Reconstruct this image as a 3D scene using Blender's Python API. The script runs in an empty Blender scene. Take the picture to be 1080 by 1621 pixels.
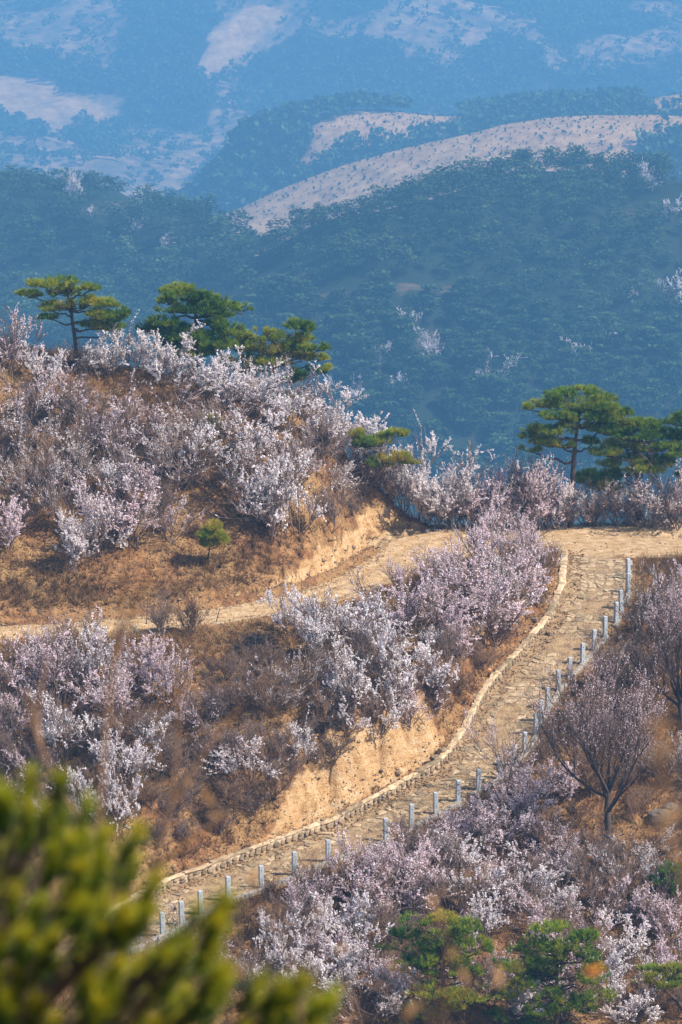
import bpy, math
import numpy as np
from mathutils import Vector

# ------------------------------------------------------------------ camera, sky, sun, exposure
sc = bpy.context.scene
COL = sc.collection
FPX, PITCH = 6079.0, math.radians(10.0)          # 135 mm lens on a 24 x 36 frame, 1621 px high
cam_d = bpy.data.cameras.new("camera")
cam_d.sensor_fit = 'VERTICAL'; cam_d.sensor_height = 36.0; cam_d.sensor_width = 24.0
cam_d.lens = 135.0
cam_d.clip_start = 0.1; cam_d.clip_end = 9000.0
cam_d.dof.use_dof = True; cam_d.dof.focus_distance = 160.0; cam_d.dof.aperture_fstop = 4.5
cam = bpy.data.objects.new("camera", cam_d); COL.objects.link(cam)
cam.location = (0, 0, 0); cam.rotation_euler = (math.pi / 2 - PITCH, 0, 0)
sc.camera = cam

SUN_AZ, SUN_EL = math.radians(108.0), math.radians(46.0)      # azimuth clockwise from +Y
to_sun = Vector((math.sin(SUN_AZ) * math.cos(SUN_EL), math.cos(SUN_AZ) * math.cos(SUN_EL), math.sin(SUN_EL)))
world = bpy.data.worlds.new("World"); sc.world = world; world.use_nodes = True
wn = world.node_tree.nodes; wl = world.node_tree.links
for n in list(wn): wn.remove(n)
sky = wn.new("ShaderNodeTexSky"); sky.sky_type = 'NISHITA'; sky.sun_disc = False
sky.sun_elevation = SUN_EL; sky.sun_rotation = SUN_AZ; sky.air_density = 1.0; sky.dust_density = 1.2; sky.ozone_density = 1.2
bg = wn.new("ShaderNodeBackground"); bg.inputs[1].default_value = 0.135
wo = wn.new("ShaderNodeOutputWorld")
wl.new(sky.outputs[0], bg.inputs[0]); wl.new(bg.outputs[0], wo.inputs[0])
sun_d = bpy.data.lights.new("sun", 'SUN'); sun_d.energy = 5.0; sun_d.angle = math.radians(0.5); sun_d.color = (1.0, 0.94, 0.86)
sun = bpy.data.objects.new("sun", sun_d); COL.objects.link(sun)
sun.rotation_euler = to_sun.to_track_quat('Z', 'Y').to_euler(); sun.location = (60, -20, 80)
sc.view_settings.view_transform = 'Standard'; sc.view_settings.look = 'None'
sc.view_settings.exposure = 0.72; sc.view_settings.gamma = 1.0; sc.view_settings.use_curve_mapping = False
sc.render.engine = 'CYCLES'
sc.cycles.use_denoising = True
sc.cycles.max_bounces = 5; sc.cycles.diffuse_bounces = 3; sc.cycles.glossy_bounces = 1
sc.cycles.transmission_bounces = 2; sc.cycles.transparent_max_bounces = 4; sc.cycles.volume_bounces = 0
sc.cycles.use_adaptive_sampling = True

rng = np.random.default_rng(11)

# ------------------------------------------------------------------ numeric helpers
def unproj(u, v, y):
    """point of the place seen at photo pixel (u, v) at ground range y"""
    u = np.asarray(u, float); v = np.asarray(v, float); y = np.asarray(y, float)
    a = (u - 540.0) / FPX; b = (810.5 - v) / FPX
    dy = math.cos(PITCH) + b * math.sin(PITCH); dz = -math.sin(PITCH) + b * math.cos(PITCH)
    s = y / dy
    return np.stack(np.broadcast_arrays(a * s, y, dz * s), -1)

def proj(p):
    p = np.asarray(p, float)
    fy = p[..., 1] * math.cos(PITCH) - p[..., 2] * math.sin(PITCH)
    uy = p[..., 1] * math.sin(PITCH) + p[..., 2] * math.cos(PITCH)
    return 540 + FPX * p[..., 0] / fy, 810.5 - FPX * uy / fy

class TPS:
    def __init__(self, pts, reg=1e-3, sc=10.0):
        pts = np.asarray(pts, float); self.s = sc
        self.c = pts[:, :2] / sc; n = len(pts)
        K = self.k(self.c, self.c) + reg * np.eye(n)
        P = np.c_[np.ones(n), self.c]
        A = np.block([[K, P], [P.T, np.zeros((3, 3))]])
        self.w = np.linalg.solve(A, np.r_[pts[:, 2], np.zeros(3)])
    @staticmethod
    def k(a, b):
        r2 = ((a[:, None, :] - b[None, :, :]) ** 2).sum(-1)
        return 0.5 * r2 * np.log(r2 + 1e-12)
    def __call__(self, x, y):
        sh = np.shape(x); q = np.c_[np.ravel(x), np.ravel(y)] / self.s
        out = np.empty(len(q)); n = len(self.c)
        for i in range(0, len(q), 20000):
            b = q[i:i + 20000]
            out[i:i + 20000] = self.k(b, self.c) @ self.w[:n] + self.w[n] + b @ self.w[n + 1:]
        return out.reshape(sh)

def vnoise(x, y, seed=0):
    xi = np.floor(x).astype(np.int64); yi = np.floor(y).astype(np.int64)
    fx = x - xi; fy = y - yi
    fx = fx * fx * (3 - 2 * fx); fy = fy * fy * (3 - 2 * fy)
    def h(a, b):
        n = (a * 374761393 + b * 668265263 + seed * 1442695041) & 0x7fffffff
        n = ((n ^ (n >> 13)) * 1274126177) & 0x7fffffff
        return ((n ^ (n >> 16)) & 0xffff) / 65535.0
    return (h(xi, yi) * (1 - fx) + h(xi + 1, yi) * fx) * (1 - fy) + (h(xi, yi + 1) * (1 - fx) + h(xi + 1, yi + 1) * fx) * fy

def fbm(x, y, octv=4, seed=0):
    s = 0.0; a = 0.5
    for i in range(octv):
        s = s + a * (vnoise(x, y, seed + i * 17) - 0.5); x = x * 2.03 + 11.3; y = y * 2.03 + 5.7; a *= 0.5
    return s            # about -0.5 .. 0.5

def smooth(a, b, x):
    t = np.clip((x - a) / (b - a), 0, 1); return t * t * (3 - 2 * t)

def in_poly(u, v, poly):
    poly = np.asarray(poly, float); inside = np.zeros(np.shape(u), bool)
    j = len(poly) - 1
    for i in range(len(poly)):
        xi, yi = poly[i]; xj, yj = poly[j]
        c = ((yi > v) != (yj > v)) & (u < (xj - xi) * (v - yi) / (yj - yi + 1e-9) + xi)
        inside ^= c; j = i
    return inside

def nrm(a):
    return a / (np.linalg.norm(a, axis=-1, keepdims=True) + 1e-9)

# ------------------------------------------------------------------ mesh helpers
class Soup:
    def __init__(self): self.v = []; self.f = []; self.n = 0; self.t = []
    def add(self, verts, faces, mat=0, smooth=False, tint=0.5):
        verts = np.asarray(verts, np.float32).reshape(-1, 3); faces = np.asarray(faces, np.int64)
        if len(verts) == 0: return
        self.v.append(verts); self.f.append((faces + self.n, mat, smooth)); self.n += len(verts)
        self.t.append(np.broadcast_to(np.asarray(tint, np.float32), (len(verts),)))
    def mesh(self, name, mats, attrs=True):
        me = bpy.data.meshes.new(name)
        V = np.concatenate(self.v)
        me.vertices.add(len(V)); me.vertices.foreach_set("co", V.ravel())
        nl = sum(f.size for f, _, _ in self.f); nf = sum(len(f) for f, _, _ in self.f)
        me.loops.add(nl); me.polygons.add(nf)
        me.loops.foreach_set("vertex_index", np.concatenate([f.ravel() for f, _, _ in self.f]).astype(np.int32))
        tot = np.concatenate([np.full(len(f), f.shape[1]) for f, _, _ in self.f])
        me.polygons.foreach_set("loop_start", np.r_[0, np.cumsum(tot)[:-1]].astype(np.int32))
        me.polygons.foreach_set("material_index", np.concatenate([np.full(len(f), m) for f, m, _ in self.f]).astype(np.int32))
        me.polygons.foreach_set("use_smooth", np.concatenate([np.full(len(f), s, bool) for f, _, s in self.f]))
        if attrs:
            a = me.attributes.new("tint", 'FLOAT', 'POINT'); a.data.foreach_set("value", np.concatenate(self.t).astype(np.float32))
        for m in mats: me.materials.append(m)
        me.update(); me.validate()
        return me

def link(name, data, parent=None, loc=None):
    o = bpy.data.objects.new(name, data); COL.objects.link(o)
    if parent is not None: o.parent = parent
    if loc is not None: o.location = loc
    return o

def tag(o, label=None, cat=None, group=None, kind=None):
    if label: o["label"] = label
    if cat: o["category"] = cat
    if group: o["group"] = group
    if kind: o["kind"] = kind
    return o

def tubes(P, R, sides=4):
    """P (N,K,3) polylines, R (N,K) radii -> verts, quad faces"""
    N, K, _ = P.shape
    T = np.empty_like(P); T[:, 1:-1] = P[:, 2:] - P[:, :-2]; T[:, 0] = P[:, 1] - P[:, 0]; T[:, -1] = P[:, -1] - P[:, -2]
    T = nrm(T)
    ref = np.where(np.abs(T[..., 2:3]) > 0.8, np.array([1.0, 0, 0]), np.array([0, 0, 1.0]))
    A = nrm(np.cross(T, ref)); B = np.cross(T, A)
    ang = np.arange(sides) * 2 * math.pi / sides
    V = P[:, :, None, :] + R[:, :, None, None] * (np.cos(ang)[None, None, :, None] * A[:, :, None, :] + np.sin(ang)[None, None, :, None] * B[:, :, None, :])
    idx = np.arange(N * K * sides).reshape(N, K, sides)
    a = idx[:, :-1]; b = idx[:, 1:]
    F = np.stack([a, np.roll(a, -1, 2), np.roll(b, -1, 2), b], -1).reshape(-1, 4)
    return V.reshape(-1, 3), F

def quads(C, S, r, flat=0.0, aspect=1.0):
    """randomly turned small four-sided petals or leaves"""
    M = len(C)
    n = r.normal(size=(M, 3)); n[:, 2] += flat * 3; n = nrm(n)
    a = nrm(np.cross(n, r.normal(size=(M, 3)))); b = np.cross(n, a)
    S = np.broadcast_to(np.asarray(S, float), (M,))[:, None] * 0.5
    V = np.stack([C - a * S * aspect - b * S * 0.55, C + a * S * aspect * .5 - b * S, C + a * S * aspect + b * S * 0.55, C - a * S * aspect * .5 + b * S], 1)
    return V.reshape(-1, 3), np.arange(M * 4).reshape(M, 4)

def needles(C, A, n, L, w, r, spread=0.65):
    """n thin needles springing from every point C about the axis A"""
    M = len(C)
    C = np.repeat(C, n, 0); A = np.repeat(A, n, 0); LL = np.repeat(np.broadcast_to(L, (M,)), n) * r.uniform(0.7, 1.1, M * n)
    d = nrm(A + r.normal(size=A.shape) * spread)
    s = nrm(np.cross(d, r.normal(size=A.shape))) * w * 0.5
    V = np.stack([C - s, C + s, C + d * LL[:, None]], 1)
    return V.reshape(-1, 3), np.arange(M * n * 3).reshape(-1, 3)

# ------------------------------------------------------------------ materials
MAT = {}
def material(name, build, rough=0.9, spec=0.15):
    m = bpy.data.materials.new(name); m.use_nodes = True
    nt = m.node_tree; bs = nt.nodes["Principled BSDF"]
    bs.inputs["Roughness"].default_value = rough; bs.inputs["Specular IOR Level"].default_value = spec
    build(nt, bs); MAT[name] = m; return m

def N(nt, t, **kw):
    n = nt.nodes.new(t)
    for k, v in kw.items():
        if k.startswith("i_"): n.inputs[int(k[2:])].default_value = v
        else: setattr(n, k, v)
    return n
def noise_n(nt, scale, detail=4, rough=0.6, vec=None):
    n = N(nt, "ShaderNodeTexNoise"); n.inputs["Scale"].default_value = scale
    n.inputs["Detail"].default_value = detail; n.inputs["Roughness"].default_value = rough
    if vec is not None: nt.links.new(vec, n.inputs["Vector"])
    return n.outputs["Fac"]
def ramp(nt, fac, stops):
    n = N(nt, "ShaderNodeValToRGB"); e = n.color_ramp.elements
    while len(e) < len(stops): e.new(0.5)
    for el, (p, c) in zip(e, stops): el.position = p; el.color = (*c, 1)
    nt.links.new(fac, n.inputs[0]); return n.outputs[0]
def mixc(nt, fac, a, b, mode='MIX'):
    n = N(nt, "ShaderNodeMix", data_type='RGBA', blend_type=mode)
    for sock, val in ((n.inputs[0], fac), (n.inputs[6], a), (n.inputs[7], b)):
        if hasattr(val, "links"): nt.links.new(val, sock)
        elif isinstance(val, (int, float)): sock.default_value = val
        else: sock.default_value = (*val, 1)
    return n.outputs[2]
def mapr(nt, val, a, b, c=0.0, d=1.0):
    n = N(nt, "ShaderNodeMapRange"); nt.links.new(val, n.inputs[0])
    for i, x in enumerate((a, b, c, d)): n.inputs[i + 1].default_value = x
    return n.outputs[0]
def attr(nt, name):
    return N(nt, "ShaderNodeAttribute", attribute_name=name).outputs["Fac"]
def pos(nt): return N(nt, "ShaderNodeNewGeometry").outputs["Position"]
def objco(nt): return N(nt, "ShaderNodeTexCoord").outputs["Object"]
def bump(nt, bs, h, strength, dist):
    n = N(nt, "ShaderNodeBump"); n.inputs["Strength"].default_value = strength; n.inputs["Distance"].default_value = dist
    nt.links.new(h, n.inputs["Height"]); nt.links.new(n.outputs[0], bs.inputs["Normal"])
def setc(nt, bs, c): nt.links.new(c, bs.inputs["Base Color"])

def m_ground(nt, bs):
    p = pos(nt)
    big = noise_n(nt, 0.35, 5, 0.6, p); mid = noise_n(nt, 2.2, 5, 0.65, p); fine = noise_n(nt, 11.0, 4, 0.7, p)
    litter = ramp(nt, mid, [(0.28, (0.06, 0.034, 0.02)), (0.42, (0.16, 0.078, 0.034)), (0.55, (0.27, 0.13, 0.052)), (0.7, (0.40, 0.24, 0.105))])
    straw = ramp(nt, fine, [(0.3, (0.12, 0.065, 0.03)), (0.48, (0.29, 0.165, 0.068)), (0.66, (0.44, 0.28, 0.125))])
    c = mixc(nt, mapr(nt, big, 0.42, 0.6), litter, straw)
    dirt = ramp(nt, mid, [(0.3, (0.30, 0.18, 0.085)), (0.47, (0.45, 0.29, 0.145)), (0.66, (0.56, 0.41, 0.25))])
    dirt = mixc(nt, mapr(nt, fine, 0.52, 0.7, 0, 0.5), dirt, (0.25, 0.155, 0.075))
    n = N(nt, "ShaderNodeMapping"); n.inputs["Scale"].default_value = (1.6, 1.6, 0.5); nt.links.new(p, n.inputs[0])
    vb = noise_n(nt, 1.3, 6, 0.72, n.outputs[0])
    st = N(nt, "ShaderNodeMapping"); st.inputs["Scale"].default_value = (0.5, 0.5, 3.2); nt.links.new(p, st.inputs[0])
    strata = noise_n(nt, 1.6, 5, 0.7, st.outputs[0]); speck = noise_n(nt, 7.0, 5, 0.75, p)
    vb = mixc(nt, 0.45, vb, strata)
    bank = ramp(nt, vb, [(0.30, (0.14, 0.075, 0.036)), (0.40, (0.33, 0.18, 0.075)), (0.50, (0.47, 0.29, 0.135)), (0.64, (0.56, 0.41, 0.245))])
    bank = mixc(nt, mapr(nt, speck, 0.56, 0.68, 0, 0.75), bank, (0.13, 0.062, 0.028))
    bank = mixc(nt, mapr(nt, speck, 0.42, 0.30, 0, 0.7), bank, (0.56, 0.42, 0.26))
    # ragged edges: mask + noise
    def ragged(name, w=0.5):
        a = N(nt, "ShaderNodeMath", operation='MULTIPLY_ADD'); nt.links.new(mid, a.inputs[0]); a.inputs[1].default_value = w; nt.links.new(attr(nt, name), a.inputs[2])
        return mapr(nt, a.outputs[0], 0.5 + w * 0.38, 0.5 + w * 0.62)
    c = mixc(nt, ragged("bank", 0.9), c, bank)
    c = mixc(nt, ragged("road", 0.5), c, dirt)
    pd = ramp(nt, mid, [(0.3, (0.17, 0.115, 0.068)), (0.48, (0.33, 0.215, 0.115)), (0.65, (0.45, 0.31, 0.165))])
    c = mixc(nt, ragged("path", 0.4), c, pd)
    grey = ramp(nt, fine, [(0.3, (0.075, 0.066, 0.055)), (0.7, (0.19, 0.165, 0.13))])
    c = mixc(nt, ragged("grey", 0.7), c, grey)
    setc(nt, bs, c)
    h = mixc(nt, 0.5, mid, fine)
    bump(nt, bs, h, 1.0, 0.22)
material("ground", m_ground, 0.95, 0.1)

def m_far(nt, bs):
    p = pos(nt)
    a = noise_n(nt, 0.022, 6, 0.68, p); b = noise_n(nt, 0.15, 4, 0.7, p)
    scrub = ramp(nt, a, [(0.3, (0.09, 0.065, 0.045)), (0.43, (0.17, 0.11, 0.07)), (0.53, (0.25, 0.155, 0.09)), (0.64, (0.34, 0.21, 0.115))])
    m2 = noise_n(nt, 0.07, 6, 0.72, p)
    scrub = mixc(nt, mapr(nt, m2, 0.42, 0.62, 0, 0.85), scrub, (0.055, 0.055, 0.04))
    scrub = mixc(nt, mapr(nt, b, 0.5, 0.68, 0, 0.6), scrub, (0.05, 0.05, 0.035))
    bare = ramp(nt, mixc(nt, 0.5, b, m2), [(0.32, (0.11, 0.06, 0.03)), (0.45, (0.27, 0.155, 0.075)), (0.60, (0.41, 0.255, 0.125))])
    n = N(nt, "ShaderNodeMath", operation='MULTIPLY_ADD'); nt.links.new(b, n.inputs[0]); n.inputs[1].default_value = 1.1; nt.links.new(attr(nt, "bare"), n.inputs[2])
    c = mixc(nt, mapr(nt, n.outputs[0], 0.85, 1.35), scrub, bare)
    n = N(nt, "ShaderNodeMath", operation='MULTIPLY_ADD'); nt.links.new(b, n.inputs[0]); n.inputs[1].default_value = 0.4; nt.links.new(attr(nt, "forest"), n.inputs[2])
    c = mixc(nt, mapr(nt, n.outputs[0], 0.6, 0.8), c, (0.018, 0.026, 0.016))
    setc(nt, bs, c)
material("far_land", m_far, 1.0, 0.0)

def m_stone(base, var, scale=6.0):
    def f(nt, bs):
        p = pos(nt); a = noise_n(nt, scale, 5, 0.65, p); oi = N(nt, "ShaderNodeObjectInfo").outputs["Random"]
        c = ramp(nt, a, [(0.3, tuple(x * (1 - var) for x in base)), (0.7, tuple(min(1, x * (1 + var)) for x in base))])
        tone = ramp(nt, oi, [(0.0, (0.5, 0.47, 0.42)), (0.5, (0.86, 0.79, 0.69)), (1.0, (1.12, 1.05, 0.95))])
        setc(nt, bs, mixc(nt, 1.0, c, tone, 'MULTIPLY')); bump(nt, bs, a, 0.6, 0.04)
    return f
material("flagstone", m_stone((0.37, 0.29, 0.19), 0.5), 0.85, 0.2)
material("wall_stone", m_stone((0.29, 0.225, 0.155), 0.4), 0.9, 0.15)
material("rock", m_stone((0.29, 0.22, 0.15), 0.4), 0.9, 0.15)
def m_plain(base, var=0.25, scale=5.0, b=0.3):
    def f(nt, bs):
        p = pos(nt); a = noise_n(nt, scale, 6, 0.7, p)
        setc(nt, bs, ramp(nt, a, [(0.3, tuple(x * (1 - var) for x in base)), (0.7, tuple(min(1, x * (1 + var)) for x in base))]))
        bump(nt, bs, a, b, 0.03)
    return f
material("cap_stone", m_stone((0.45, 0.35, 0.235), 0.5, 3.5), 0.95, 0.1)
material("kerb_concrete", m_plain((0.27, 0.235, 0.19), 0.4, 4.0), 0.95, 0.1)
material("boulder", m_plain((0.13, 0.11, 0.09), 0.4, 4.0), 0.95, 0.1)
material("mortar", m_plain((0.47, 0.365, 0.25), 0.35, 3.0), 0.95, 0.1)
material("granite", m_plain((0.36, 0.385, 0.40), 0.3, 14.0, 0.15), 0.7, 0.3)
material("hole", m_plain((0.03, 0.03, 0.03), 0.1), 0.9, 0.1)
material("pine_bark", m_plain((0.075, 0.052, 0.04), 0.5, 9.0, 0.9), 0.95, 0.1)
material("shrub_bark", m_plain((0.175, 0.12, 0.095), 0.45, 5.0, 0.3), 0.95, 0.1)
material("dead_twig", m_plain((0.075, 0.055, 0.045), 0.4, 5.0, 0.3), 0.95, 0.1)
material("brush_twig", m_plain((0.20, 0.12, 0.075), 0.5, 2.0, 0.3), 0.95, 0.1)
material("blue_paint", m_plain((0.10, 0.38, 0.50), 0.3, 9.0, 0.2), 0.8, 0.2)
material("cable", m_plain((0.10, 0.09, 0.085), 0.2, 9.0, 0.1), 0.6, 0.4)

def leafy(col_fn, trans=0.35):
    def f(nt, bs):
        c = col_fn(nt); setc(nt, bs, c)
        out = nt.nodes["Material Output"]; tr = N(nt, "ShaderNodeBsdfTranslucent"); nt.links.new(c, tr.inputs[0])
        mx = N(nt, "ShaderNodeMixShader"); mx.inputs[0].default_value = trans
        nt.links.new(bs.outputs[0], mx.inputs[1]); nt.links.new(tr.outputs[0], mx.inputs[2]); nt.links.new(mx.outputs[0], out.inputs[0])
    return f
def petal(nt):
    t = attr(nt, "tint"); oi = N(nt, "ShaderNodeObjectInfo").outputs["Random"]
    return ramp(nt, t, [(0.0, (0.40, 0.20, 0.20)), (0.12, (0.62, 0.44, 0.46)), (0.3, (0.86, 0.79, 0.79)), (1.0, (0.95, 0.91, 0.90))])
def petal_pink(nt):
    t = attr(nt, "tint")
    return ramp(nt, t, [(0.0, (0.34, 0.15, 0.16)), (0.12, (0.66, 0.42, 0.46)), (0.4, (0.86, 0.69, 0.72)), (1.0, (0.94, 0.85, 0.86))])
material("petal_white", leafy(petal, 0.45), 0.8, 0.1)
material("petal_pink", leafy(petal_pink, 0.45), 0.8, 0.1)
def needle_c(nt):
    t = attr(nt, "tint")
    return ramp(nt, t, [(0.0, (0.026, 0.07, 0.007)), (0.3, (0.105, 0.20, 0.014)), (0.65, (0.30, 0.33, 0.018)), (1.0, (0.46, 0.28, 0.03))])
material("pine_needle", leafy(needle_c, 0.35), 0.6, 0.25)
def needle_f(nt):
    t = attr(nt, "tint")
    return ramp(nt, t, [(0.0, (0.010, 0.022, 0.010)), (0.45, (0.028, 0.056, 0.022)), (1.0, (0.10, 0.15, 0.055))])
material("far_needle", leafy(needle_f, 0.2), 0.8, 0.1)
def needle_n(nt):
    t = attr(nt, "tint")
    return ramp(nt, t, [(0.0, (0.008, 0.035, 0.002)), (0.4, (0.055, 0.12, 0.004)), (0.8, (0.31, 0.33, 0.008)), (1.0, (0.50, 0.40, 0.015))])
material("young_needle", leafy(needle_n, 0.3), 0.55, 0.3)
def straw_c(nt):
    t = attr(nt, "tint")
    return ramp(nt, t, [(0.0, (0.085, 0.05, 0.028)), (0.4, (0.21, 0.115, 0.05)), (0.75, (0.36, 0.215, 0.09)), (1.0, (0.50, 0.35, 0.17))])
material("dry_grass", leafy(straw_c, 0.25), 0.95, 0.05)
def leaf_c(nt):
    t = attr(nt, "tint")
    return ramp(nt, t, [(0.0, (0.12, 0.06, 0.03)), (0.5, (0.26, 0.13, 0.05)), (1.0, (0.42, 0.22, 0.085))])
material("dead_leaf", leafy(leaf_c, 0.3), 0.9, 0.1)
def rust_c(nt):
    t = attr(nt, "tint")
    return ramp(nt, t, [(0.0, (0.30, 0.17, 0.08)), (0.6, (0.45, 0.27, 0.13)), (1.0, (0.62, 0.20, 0.05))])
material("rust_leaf", leafy(rust_c, 0.4), 0.9, 0.1)

# ------------------------------------------------------------------ the near hillside
POST_PX = [(228, 1497, 139.3), (258, 1482, 140.2), (288, 1464, 141.2), (318, 1449, 142.2), (361, 1421, 143.6), (414, 1408, 144.8), (466, 1388, 146.0), (520, 1367, 147.2),
           (611, 1330, 149.4), (651, 1306, 150.6), (690, 1287, 151.7), (725, 1266, 152.8), (757, 1250, 153.8), (790, 1234, 154.8),
           (813, 1215, 156.0), (831, 1194, 157.3), (848, 1160, 159.1), (857, 1143, 160.2), (867, 1122, 161.4), (884, 1088, 163.2),
           (902, 1071, 164.4), (922, 1050, 165.7), (940, 1030, 167.0), (958, 1009, 168.3), (975, 985, 169.8), (983, 965, 171.0), (994, 938, 172.8), (995, 915, 174.4)]
POSTS = unproj(*np.array(POST_PX).T)
for _ in range(6):                                                   # an even fall along the row
    POSTS[1:-1, 2] = 0.25 * POSTS[:-2, 2] + 0.5 * POSTS[1:-1, 2] + 0.25 * POSTS[2:, 2]
dirp = np.gradient(POSTS[:, :2], axis=0); dirp = nrm(dirp)
left = np.c_[-dirp[:, 1], dirp[:, 0]]
for _ in range(4): left[1:-1] = nrm(left[:-2] + 2 * left[1:-1] + left[2:])
HW1 = 1.40
C1 = np.c_[POSTS[:, :2] + left * (HW1 + 0.12), POSTS[:, 2]]
C1 = np.r_[[C1[0] + np.array([-14.0, -6.0, -1.2])], [C1[0] + np.array([-5.0, -2.4, -0.5])], C1, unproj([945], [868], [181.5]), unproj([930], [845], [186.5])]
C1[-2:, 2] = -34.0
def road2_y(v): return 34.0 / math.tan(PITCH + math.atan((v - 810.5) / FPX))
R2_PX = [(-700, 1015), (-350, 1012), (-150, 1008), (0, 1002), (120, 996), (240, 986), (330, 977), (430, 961), (515, 942), (580, 917), (632, 886), (680, 858), (740, 846)]
C2 = np.array([unproj(u, v, road2_y(v)) for u, v in R2_PX]); C2[:, 2] = -34.0
HW2 = 1.45
C3 = np.array([[5.6, 184.6, -34.0], [14.0, 184.8, -34.0], [40.0, 185.5, -34.0]]); HW3 = 4.6

def seg_dist(C, x, y):
    """signed distance (left of travel positive) and height of the nearest station"""
    best = np.full(x.shape, 1e9); sd = np.zeros(x.shape); zz = np.zeros(x.shape); st = np.zeros(x.shape); acc = 0.0
    for a, b in zip(C[:-1], C[1:]):
        d = b[:2] - a[:2]; L = math.hypot(*d)
        t = np.clip(((x - a[0]) * d[0] + (y - a[1]) * d[1]) / (L * L), 0, 1)
        px = x - a[0] - t * d[0]; py = y - a[1] - t * d[1]; dist = np.hypot(px, py)
        s = np.where(d[0] * (y - a[1]) - d[1] * (x - a[0]) >= 0, 1.0, -1.0)
        m = dist < best
        best = np.where(m, dist, best); sd = np.where(m, dist * s, sd); zz = np.where(m, a[2] + t * (b[2] - a[2]), zz); st = np.where(m, acc + t * L, st)
        acc += L
    return sd, zz, st

def P3(lst): return unproj(*np.array(lst, float).T)
crest = P3([(-500, 470, 186), (-150, 520, 186), (0, 545, 187), (120, 580, 188), (310, 605, 188), (430, 645, 187), (550, 700, 186), (620, 740, 184.5), (662, 780, 183.2)])
up_pts = np.r_[crest, P3([(-500, 700, 176), (0, 750, 176), (150, 750, 176), (300, 752, 176.5), (500, 765, 178.5), (-500, 880, 169), (0, 885, 169), (200, 900, 169.5),
        (340, 905, 170.4), (450, 893, 173), (540, 872, 176.3), (600, 850, 179.3), (650, 806, 181.5)]),
        crest + [0, 9, -4.0], crest + [0, 30, -16.0],
        [[7.5, 187, -34.2], [10, 189, -34.2], [15, 189.5, -34.1], [25, 190, -34.1], [7.5, 196, -36.5], [15, 196, -36.5], [25, 196, -36.5], [8, 212, -46], [25, 212, -46], [40, 190, -34], [40, 212, -46]]]
Zup = TPS(up_pts)
r2n = np.gradient(C2[:, :2], axis=0); r2n = nrm(r2n); r2n = np.c_[-r2n[:, 1], r2n[:, 0]]
mid_pts = np.r_[np.c_[C2[:, :2] - r2n * 1.9, np.full(len(C2), -34.12)],
        P3([(-500, 1300, 150), (-100, 1262, 151), (0, 1262, 150.3), (150, 1266, 148.5), (300, 1268, 146.8), (430, 1232, 148.9), (500, 1182, 151.6), (560, 1160, 153.2), (640, 1148, 155),
            (690, 1092, 158.6), (750, 1032, 162.6), (810, 968, 168), (845, 925, 172.8), (868, 888, 176.6), (800, 880, 178.0)])]
Zmid = TPS(mid_pts)
low_pts = np.r_[POSTS + [0, 0, -0.12],
        P3([(1080, 940, 172.8), (1250, 930, 173), (1080, 1150, 158.5), (1250, 1150, 158.5), (1080, 1400, 146.3), (1080, 1621, 137), (850, 1400, 146.4), (850, 1300, 150.6), (930, 1200, 155.6), (700, 1400, 146),
            (850, 1621, 136.5), (600, 1500, 141), (600, 1621, 135.3), (300, 1621, 134), (0, 1621, 132), (100, 1545, 136.2), (-300, 1621, 130)]),
        [[10, 182, -34.1], [14, 180, -34.1], [30, 182, -34.1]],
        [[-40, 118, -49], [0, 118, -49], [40, 118, -49], [-40, 98, -47], [0, 98, -47], [40, 98, -47]]]
Zlow = TPS(low_pts)

def bank(t, k=1.45):
    return np.where(t < 0.55, 0.30 * smooth(0, 0.35, t), 0.30 + (t - 0.55) * k)

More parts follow.
